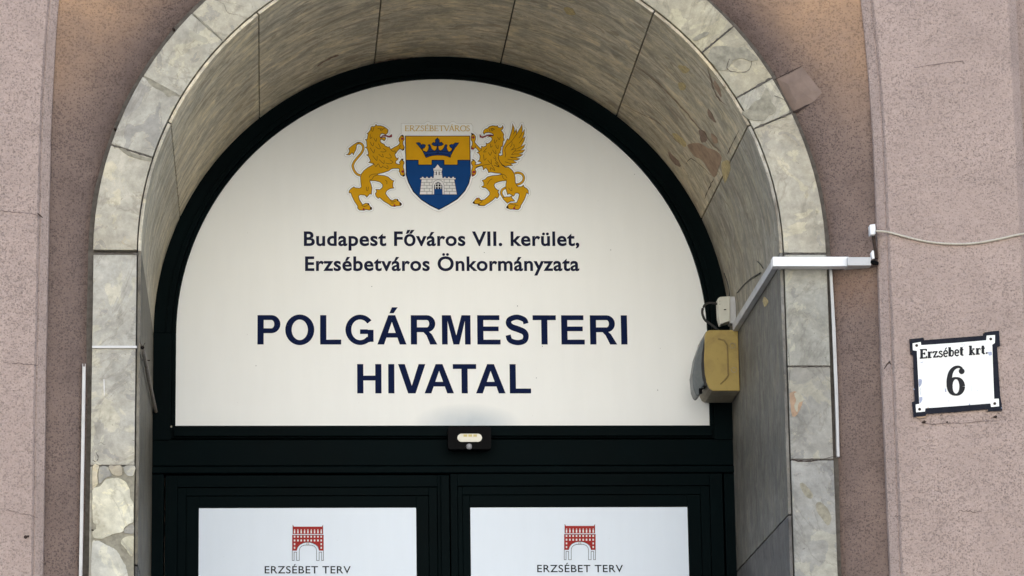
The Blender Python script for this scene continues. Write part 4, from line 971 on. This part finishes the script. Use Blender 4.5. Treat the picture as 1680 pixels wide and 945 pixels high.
poster(771.5, 1128.0, 831.2, (446.2, -1.2), 'white poster with red arch logo on the right door leaf', (881.4, 1022.2, 938.6))

# ================================================================== HOUSE NUMBER PLATE
YN = -.094
pc = at(1568, 615, YN)
plate = empty('house_number_plate', (pc.x, -.09, at(1568, 690, YN).z), 'white enamel house number 6 plate with a chipped navy rim', 'plate')
zp = lambda P: [(1470+x/4.971, 520+y/4.971) for x, y in P]
outl = [(108,182),(150,175),(224,170),(230,190),(470,172),(708,152),(711,126),(780,118),(842,112),(848,236),(826,246),(838,440),(850,640),(860,700),(866,762),(800,767),(745,768),(736,752),(500,772),(250,790),(246,806),(200,811),(145,816),(130,692),(152,686),(146,500),(140,312),(116,302)]
outl = zp([(x+random.uniform(-2,2), y+random.uniform(-2,2)) for x, y in outl])
mb = MB(); mb.prism([at(x, y, YN-.002) for x, y in outl], (0, .003, 0), 'enamel_navy'); mb.build('rim', plate)
p = Print(lambda x, y, l: at(*zp([(x, y)])[0], YN-.0022-.0003*l))
wh = [(135,215),(202,204),(206,230),(470,212),(736,190),(740,152),(808,147),(806,212),(785,226),(792,440),(801,668),(838,666),(842,728),(776,735),(770,705),(500,726),(240,745),(236,771),(165,778),(160,714),(190,709),(181,500),(170,276),(138,272)]
mb = MB(); mb.prism([at(*q, YN-.0035) for q in zp(wh)], (0, .0018, 0), 'enamel'); mb.build('enamel_face', plate)
p = Print(lambda x, y, l: at(*zp([(x, y)])[0], YN-.0037-.0003*l))
p.poly([(186,505),(206,506),(214,520),(208,548),(196,566),(187,572),(184,540)], 'chip', 1); p.cut('chip', plate); p.poly([(190,655),(215,652),(216,676),(206,694),(192,706)], 'chip', 1); p.cut('chip', plate)
p.poly([(745,285),(780,282),(784,312),(760,316)], 'chip', 1); p.cut('chip', plate); p.poly([(396,580),(408,586),(410,612),(400,612)], 'chip', 1); p.cut('chip', plate)
p.stroke([(206,575),(194,600),(204,640)], 3, 'chip', 1); p.cut('chip', plate); p.stroke([(618,560),(616,608)], 2.2, 'chip', 1); p.cut('chip', plate); p.stroke([(200,372),(225,366)], 5, 'chip', 1); p.cut('chip', plate); p.stroke([(530,225),(562,222),(556,240),(540,246)], 2, 'chip', 1); p.cut('chip', plate)
p.disc(430, 685, 3.5, 'chip', 1); p.cut('chip', plate); p.disc(600, 712, 6, 'chip', 1); p.cut('chip', plate); p.disc(665, 600, 3, 'chip', 1); p.cut('chip', plate)
for x, y, rr in ((118,190,7),(225,182,6),(122,286,8),(140,420,5),(148,590,6),(250,800,8),(262,742,6),(830,240,7),(848,520,4),(745,760,6),(860,742,5),(716,130,5)):
    p.poly([(x+rr*random.uniform(.5, 1.3)*math.cos(a), y+rr*random.uniform(.4, 1.1)*math.sin(a)) for a in (0, .9, 1.8, 2.7, 3.6, 4.6, 5.5)], random.choice(('chip', 'iron', 'ochre')), 1); p.cut('chip', plate)
p.poly([(160,815),(210,812),(246,806),(240,822),(190,828)], 'ochre', -3); p.cut('rust_stain', plate)
p.build('chip', plate)
p = Print(lambda x, y, l: at(*zp([(x, y)])[0], YN-.0042-.0003*l))
# numeral 6: bowl with thick flanks, curved stem, ball terminal
bowl = [(489+51*math.cos(a*PI/14), 566+68*math.sin(a*PI/14)) for a in range(29)]
p.stroke(bowl, [17+30*abs(math.cos(a*PI/14))**1.4 for a in range(29)], 'enamel_black', 1)
c6 = catmull([(438,572),(435,510),(448,450),(478,415),(515,407),(540,424)], 5); p.stroke(c6, [50-31*min(1, (k/(len(c6)-1))*1.25)**1.2 for k in range(len(c6))], 'enamel_black', 1)
p.disc(536, 443, 24, 'enamel_black', 1)
p.build('numeral', plate)['label'] = 'black numeral 6'
# street name: slab lettering on a slight slope
def slab(ch):
    K, k = .30, .14; s = []; xh = .68
    st_ = lambda x, y0, y1: s.append(([(x,y0),(x,y1)], K)); se = lambda x0, x1, y: s.append(([(x0,y),(x1,y)], k))
    if ch == 'E': st_(.2,0,1); se(.0,.72,.95); se(0,.76,.05); se(.2,.52,.52); s.append(([(.70,1),(.70,.76)],k)); s.append(([(.74,0),(.74,.24)],k)); s.append(([(.52,.38),(.52,.64)],k)); w = .80
    elif ch == 'r': st_(.18,0,xh); se(.02,.42,.05); se(.02,.2,xh-.05); s.append((catmull([(.24,.42),(.34,.62),(.46,.62)],4),.12)); s.append(([(.43,.56),(.52,.56)],.2)); w = .54
    elif ch == 'z': se(.04,.50,xh-.06); se(.04,.52,.06); s.append(([(.46,xh),(.08,0)],.16)); s.append(([(.06,xh),(.06,.48)],k)); s.append(([(.5,0),(.5,.2)],k)); w = .56
    elif ch == 's': s.append((catmull([(.40,.52),(.30,.64),(.14,.60),(.12,.48),(.26,.36),(.42,.24),(.38,.08),(.22,.03),(.06,.10),(.05,.2)],4),.14)); w = .48
    elif ch in 'eé': s.append((catmull([(.08,.35),(.44,.36),(.42,.56),(.27,.66),(.12,.56),(.08,.34),(.14,.12),(.30,.02),(.46,.12)],4),.15)); w = .53
    elif ch == 'b': st_(.16,0,1); se(0,.2,.95); s.append((catmull([(.2,.50),(.36,.63),(.50,.54),(.53,.34),(.48,.12),(.34,.03),(.2,.12)],4),.15)); w = .62
    elif ch == 't': st_(.2,.08,.92); se(.02,.42,xh-.05); s.append((catmull([(.2,.12),(.28,.03),(.42,.08)],4),.13)); w = .45
    elif ch == 'k': st_(.18,0,1); se(0,.2,.95); se(0,.36,.05); s.append(([(.22,.30),(.50,.62)],.11)); s.append(([(.30,.38),(.56,.05)],.17)); se(.38,.60,xh-.05); se(.44,.68,.05); w = .70
    elif ch == '.': s.append(([(.04,.09),(.22,.09)],.18)); w = .26
    elif ch == ' ': w = .50
    if ch == 'é': s.append(([(.22,.78),(.38,.98)],.12))
    return s, w
txt = 'Erzsébet krt.'; tw = sum(slab(c)[1]+.03 for c in txt)
bx0, by0, bx1, by1 = 194, 340, 752, 300; cx_ = bx0
for ch in txt:
    g, w = slab(ch)
    for pts, wd in g:
        q = []
        for x, y in pts:
            X = cx_+x*(bx1-bx0)/tw; q.append((X, by0+(by1-by0)*(X-bx0)/(bx1-bx0)-y*76))
        p2 = wd*(76 if wd < .2 else 70); 
        p.mb.mats and None
        pr_ = p
        if ch != '§':
            if 'pl' not in globals(): pl = Print(p.fn)
            pl.stroke(q, p2, 'enamel_black', 1)
    cx_ += (w+.03)*(bx1-bx0)/tw
pl.build('lettering', plate)['label'] = 'black street name Erzsébet krt.'
for x, y in ((168,233),(772,180),(192,753),(805,706)):
    q = at(*zp([(x, y)])[0], YN-.003); mb = MB()
    mb.tube([q+Vector((0, .003, 0)), q+Vector((0, -.0015, 0)), q+Vector((0, -.0035, 0))], [.0044, .0044, .0026], 'iron', 10); mb.build('screw', plate)
for k, (x, y, r, lb) in enumerate(((230,857,4.6,'rusty bolt stub under the left corner of the number plate'),(415,858,2.4,'small rusty bolt stub between the two larger ones under the number plate'),(812,815,4.2,'rusty bolt stub under the right corner of the number plate'))):
    q = at(*zp([(x, y)])[0], -.0895); mb = MB()
    mb.tube([q+Vector((0, .01, 0)), q+Vector((0, -.004, 0)), q+Vector((.0006, -.0075, -.0006))], [r*.0009, r*.001, r*.0006], 'iron', 7)
    if k != 1: mb.tube([q+Vector((-.006, .006, -.001)), q+Vector((-.005, -.003, -.0008))], [r*.0006, r*.0005], 'iron', 6)
    tagged(mb.build('bolt_stub'), lb, 'bolt')
for x, y, lb in ((286,51,'dark nail beside the upper left of the stone arch'), (190,215,'dark bent nail beside the left haunch of the stone arch')):
    q = cove_at(x, y, 0); mb = MB(); mb.tube([q+Vector((0,.02,0)), q+Vector((-.001,-.014,.001)), q+Vector((-.004,-.020,.003))], [.0035,.004,.003], 'iron', 7); tagged(mb.build('nail'), lb, 'nail')

# ================================================================== MOTION SENSOR LIGHT on the transom
YL = D-.055
c0 = at(770.5, 719, YL)
lamp = empty('sensor_light', (c0.x, D-.015, at(770, 738, YL).z), 'small black floodlight with oval lens fixed under the fanlight sign', 'light')
def rrect(x0, y0, x1, y1, r, n=5):
    P = []
    for cx, cy, a0 in ((x1-r,y1-r,0),(x0+r,y1-r,90),(x0+r,y0+r,180),(x1-r,y0+r,270)):
        for k in range(n+1): a = math.radians(a0+90*k/n); P.append((cx+r*math.cos(a), cy+r*math.sin(a)))
    return P
mb = MB(); mb.prism([at(x, y, YL) for x, y in rrect(735,700,806,737,5)], (0, .034, 0), 'blackplastic'); mb.build('housing', lamp, bevel=.003)
mb = MB(); mb.box((c0.x-.022, YL+.03, c0.z-.02), (c0.x+.022, D-.0005, c0.z+.015), 'blackplastic'); mb.build('bracket', lamp)
mb = MB(); mb.prism([at(x, y, YL-.004) for x, y in rrect(750.5,711.5,790.8,724.8,6.6,8)], (0, .0035, 0), 'lens'); ln = mb.build('lens', lamp, bevel=.001)
mb = MB()
for k in range(3): mb.prism([at(x, y, YL-.0048) for x, y in ((760.5+8*k,712.6),(766.5+8*k,712.6),(766.5+8*k,716.4),(760.5+8*k,716.4))], (0, .0007, 0), 'led')
mb.build('led_strip', ln)
q = at(769.7, 732.6, YL-.002); mb = MB()
for i in range(5):
    pass
mb.tube([q+Vector((0,.003,0)), q+Vector((0,-.001,0)), q+Vector((0,-.005,-.001)), q+Vector((0,-.0075,-.002))], [.0100,.0098,.0072,.0030], 'pir', 14); mb.build('sensor_dome', lamp, smooth=True)

# ================================================================== YELLOWED BOX with hood on the right jamb
pf = atx(1213.5, 641, A-.002); YB = pf.y
bxr = A-.0015
x_l = at(1165, 600, YB).x; z_b = at(1190, 641, YB).z; z_t = at(1185, 541, YB).z
DB = .20
box = empty('alarm_box', (bxr, YB, z_b), 'yellowed plastic box with a dark grey hood high on the right jamb', 'box')
mb = MB(); xf = at(1156, 560, YB).x
prof = [(bxr, z_t-.0005)] + [(at(x, y, YB).x, at(x, y, YB).z) for x, y in ((1163,541.5),(1158,544),(1156,552),(1154.5,590),(1156,614),(1159,628),(1164,638),(1169,641))] + [(bxr, z_b)]
mb.prism([(x, YB+.006, z) for x, z in prof], (0, DB, 0), 'box_side'); mb.build('back_box', box, bevel=.002)
mb = MB(); mb.prism([(x+(.001 if x < bxr else 0), YB, z) for x, z in prof], (0, .0055, 0), 'box_yellow'); cov = mb.build('end_cover', box, bevel=.002); cov['label'] = 'sun-yellowed end of the box'
mb = MB()
rp = [at(x, y, YB-.001) for x, y in [(1178,556),(1188,558),(1193,566),(1194,600),(1195,616),(1188,624),(1182,630)]]
for a, b in zip(rp, rp[1:]): mb.bar(a, b, .005, .004, 'box_rib')
mb.build('raised_rib', cov, bevel=.001)
for x, y in ((1202,567),(1204,607)):
    q = at(x, y, YB-.0006); mb = MB(); r = .0085
    ringp = [q+Vector((r*math.cos(k*PI/8), 0, r*math.sin(k*PI/8))) for k in range(17)]; mb.tube(ringp, .0009, 'box_side', 5, False)
    mb.tube([q+Vector((0,.002,0)), q+Vector((0,-.0006,0))], .0074, 'box_yellow', 16); mb.build('screw_plug', cov)
mb = MB(); hp = [(1158,548),(1150,560),(1141,585),(1136,615),(1138,638),(1143,650),(1149,648),(1154,634),(1161,628),(1160,600),(1157,572)]
mb.prism([at(x, y, YB+.012) for x, y in hp], (0, .085, 0), 'hood'); mb.build('hood', box, bevel=.008)
mb = MB(); hp2 = [(1156,560),(1152,578),(1151,600),(1153,620),(1158,634),(1162,630),(1160,600),(1158,575)]
mb.prism([at(x, y, YB+.004) for x, y in hp2], (0, .03, 0), 'cable'); mb.build('hood_seal', box)
mb = MB(); a = at(1149, 640, YB+.004); mb.box((a.x-.004, a.y-.003, a.z-.011), (a.x+.006, a.y+.014, a.z+.006), 'blackplastic'); b = at(1157, 636, YB+.004); mb.tube([a, b], .003, 'blackplastic', 6); mb.build('latch', box, bevel=.001)
# ---- white sensor box above it
q = atx(1207.5, 510, A-.002); YW = q.y-.0
sb = empty('contact_box', (bxr, YW, at(1190, 532, YW).z), 'small off-white plastic box fixed to the jamb above the yellowed box', 'box')
mb = MB(); fp = [(1177.5,490),(1181,487),(1198,485.5),(1198,527),(1190,529),(1182.5,532),(1179,520)]
mb.prism([at(x, y, YW-.002) for x, y in fp], (0, .05, 0), 'sensor_white'); mb.build('cover', sb, bevel=.003)
mb = MB(); a = at(1197.4, 530, YW); b = at(1207, 486, YW); mb.box((a.x+.0005, YW+.003, a.z), (bxr, YW+.052, b.z), 'trunk_grey'); mb.build('base', sb, bevel=.002)
mb = MB(); q = at(1189.5, 508, YW-.0025); mb.tube([q+Vector((-.004,0,0)), q+Vector((.004,0,0))], .0018, 'blackplastic', 6); mb.build('key_slot', sb)
mb = MB()
for x, y in ((1181,494),(1181,499)): q = at(x, y, YW-.0025); mb.tube([q+Vector((0,.001,0)), q+Vector((0,-.0005,0))], .0012, 'blackplastic', 6)
mb.build('indicator_hole', sb)
mb = MB(); mb.tube([at(x, y, YW+.02) for x, y in catmull([(1179,499),(1166,497),(1157,500),(1152,511),(1156,524),(1166,532),(1176,540),(1180,546)], 5)], .0042, 'cable', 8)
mb.tube([at(x, y, YW+.03) for x, y in catmull([(1197,487),(1196,475),(1193,462),(1188,448)], 4)], .0016, 'cable', 6)
tagged(mb.build('cable', smooth=True), 'black cable looping left out of the small off-white box', 'cable')

# ================================================================== CABLE TRUNKING
tr = empty('cable_trunking', (A, 0, 3.9), 'white cable trunking running across the right jamb and down its reveal', 'trunking')
YT = -.022
def hbar(mb, x0, x1, y0, y1, Yf, Yb, m, x0t=None):
    a = at(x0, y1, Yf); b = at(x1, y0, Yf); zt0 = at(x0, y0, Yf).z; zb1 = at(x1, y1, Yf).z
    P = [(a.x, Yf, a.z), (b.x, Yf, zb1), (b.x, Yf, b.z), (a.x, Yf, zt0)]
    mb.prism(P, (0, Yb-Yf, 0), m)
mb = MB(); hbar(mb, 1268, 1392.5, 421.2, 436.6, YT-.022, -.002, 'trunk_white'); mb.build('cover', tr, bevel=.0015)
mb = MB(); hbar(mb, 1391, 1429, 421.8, 435.4, YT-.042, -.002, 'trunk_grey'); mb.build('base_channel', tr, bevel=.001)
pa = atx(1272.5, 431.5, A-.010); pb = atx(1206.5, 537, A-.010); 
mb = MB(); mb.bar(pa, pb, .026, .018, 'trunk_grey', (1, 0, 0)); mb.build('diagonal_run', tr, bevel=.0012)
mb = MB(); mb.tube([soff(x, y, .003) for x, y in catmull([(1212,480),(1220,470),(1229,461),(1238,454),(1249,448)], 4)], .0018, 'cable', 6)
mb.tube([soff(x, y, .003) for x, y in [(1245,429),(1250,434),(1254,440)]], .0015, 'cable', 6)
tagged(mb.build('wire', smooth=True), 'thin black wire curving over the vault beside the diagonal trunking', 'wire')
# clip, stub bracket and loose cable end at the pier
br = empty('cable_clip', (at(1433, 376, -.07).x, -.07, at(1433, 437, -.07).z), 'white clip and bent metal stub at the edge of the right pier', 'clip')
mb = MB(); mb.prism([at(x, y, -.085) for x, y in ((1427,368.5),(1436,367),(1437,382),(1436,384.5),(1428,385))], (0, .03, 0), 'trunk_white'); mb.build('clip_body', br, bevel=.002)
mb = MB(); mb.bar(at(1432.5, 385, -.06), at(1438, 424, -.06), .008, .012, 'iron'); mb.build('stub', br, bevel=.001)
mb = MB(); mb.prism([at(x, y, -.064) for x, y in ((1429,414),(1432,410),(1434,412),(1435,424),(1431,425))], (0, .02, 0), 'trunk_white'); mb.build('plug', br, bevel=.001)
mb = MB(); mb.tube([at(x, y, -.06) for x, y in ((1428,430),(1434,431),(1441,432))], [.006,.008,.005], 'blackplastic', 8); mb.build('connector', br)
mb = MB(); cp = catmull([(1436,379),(1455,380.5),(1480,387),(1510,394.5),(1540,399),(1575,400.5),(1605,398.5),(1640,392),(1672,385),(1700,381),(1740,379)], 6)
mb.tube([at(x, y, -.0935) for x, y in cp], .0034, 'cable_light', 8)
tagged(mb.build('cable', smooth=True), 'pale cable sagging across the right pier above the number plate', 'cable')
def vtrunk(pts, wpx, lb, m='trunk_grey', depth=.016):
    t0 = cove_at(*pts[0], 0)
    mb = MB(); L = [cove_at(x, y, .006) for x, y in pts]
    ym = min(p.y for p in L)
    L = [at(x, y, ym) for x, y in pts]
    for a, b in zip(L, L[1:]): mb.bar(a, b, wpx/563, depth, m)
    t = empty('surface_trunking', L[-1], lb, 'trunking', 'narrow vertical trunkings beside the arch'); mb.build('channel', t, bevel=.001)
    mb = MB(); a, b = L[0], L[-1]; mb.bar(a+(b-a)*.003+Vector((0,-depth/2-.001,0)), b+Vector((0,-depth/2-.001,0)), wpx/563*.62, .0018, m); mb.build('lid', t)
    if lb.startswith('narrow white'):
        for s_ in (-1, 1):
            mb = MB(); q = a+Vector((s_*.0035, -depth/2, .004)); mb.bar(q-Vector((0,0,.006)), q+Vector((0,0,.004)), .0018, .004, m); mb.build('open_end', t)
    return t
vtrunk([(138,602),(135.8,740),(132.3,945),(129,1120)], 5.6, 'narrow white trunking running down left of the stone jamb', 'trunk_pale', .014)
vtrunk([(1361.6,432),(1368,545),(1372,650),(1374.5,750)], 5.2, 'narrow grey trunking running down right of the stone jamb')
# white strip bedded across the left jamb
mb = MB(); hbar(mb, 151, 224.5, 567.2, 571.0, -.005, .001, 'trunk_pale'); tagged(mb.build('joint_strip', bevel=.0006), 'thin white strip lying across the left stone jamb', 'strip')
# cut conduit leaning on the left reveal
cpts = [atx(x, y, -A+.010) for x, y in ((233.5,570),(239,595),(246,632),(252,660),(257.5,684))]
cn = empty('cut_conduit', cpts[-1], 'rusty cut conduit stub fixed at a slant on the left reveal', 'pipe')
mb = MB(); mb.tube(cpts, [.0062,.0064,.0066,.0062,.0052], 'pipe', 10, False); mb.build('pipe', cn, smooth=True)
mb = MB(); mb.tube([cpts[0]+(cpts[1]-cpts[0])*.02, cpts[0]+(cpts[1]-cpts[0])*.05], .0058, 'blackplastic', 10); mb.build('open_mouth', cn)
q = atx(238.5, 592, -A+.010); mb = MB(); mb.tube([q+Vector((-.009,-.012,0)), q+Vector((.004,-.006,.0005)), q+Vector((.013,.0,.001))], .0016, 'iron', 6); mb.build('wire_tie', cn)
mb = MB(); t0 = cpts[0]; mb.tube([t0, t0+Vector((-.003,0,.008)), t0+Vector((-.007,-.004,.016))], .0008, 'iron', 5); mb.tube([t0, t0+Vector((.004,0,.006)), t0+Vector((.008,-.004,.013))], .0008, 'iron', 5); mb.build('loose_wire', cn)
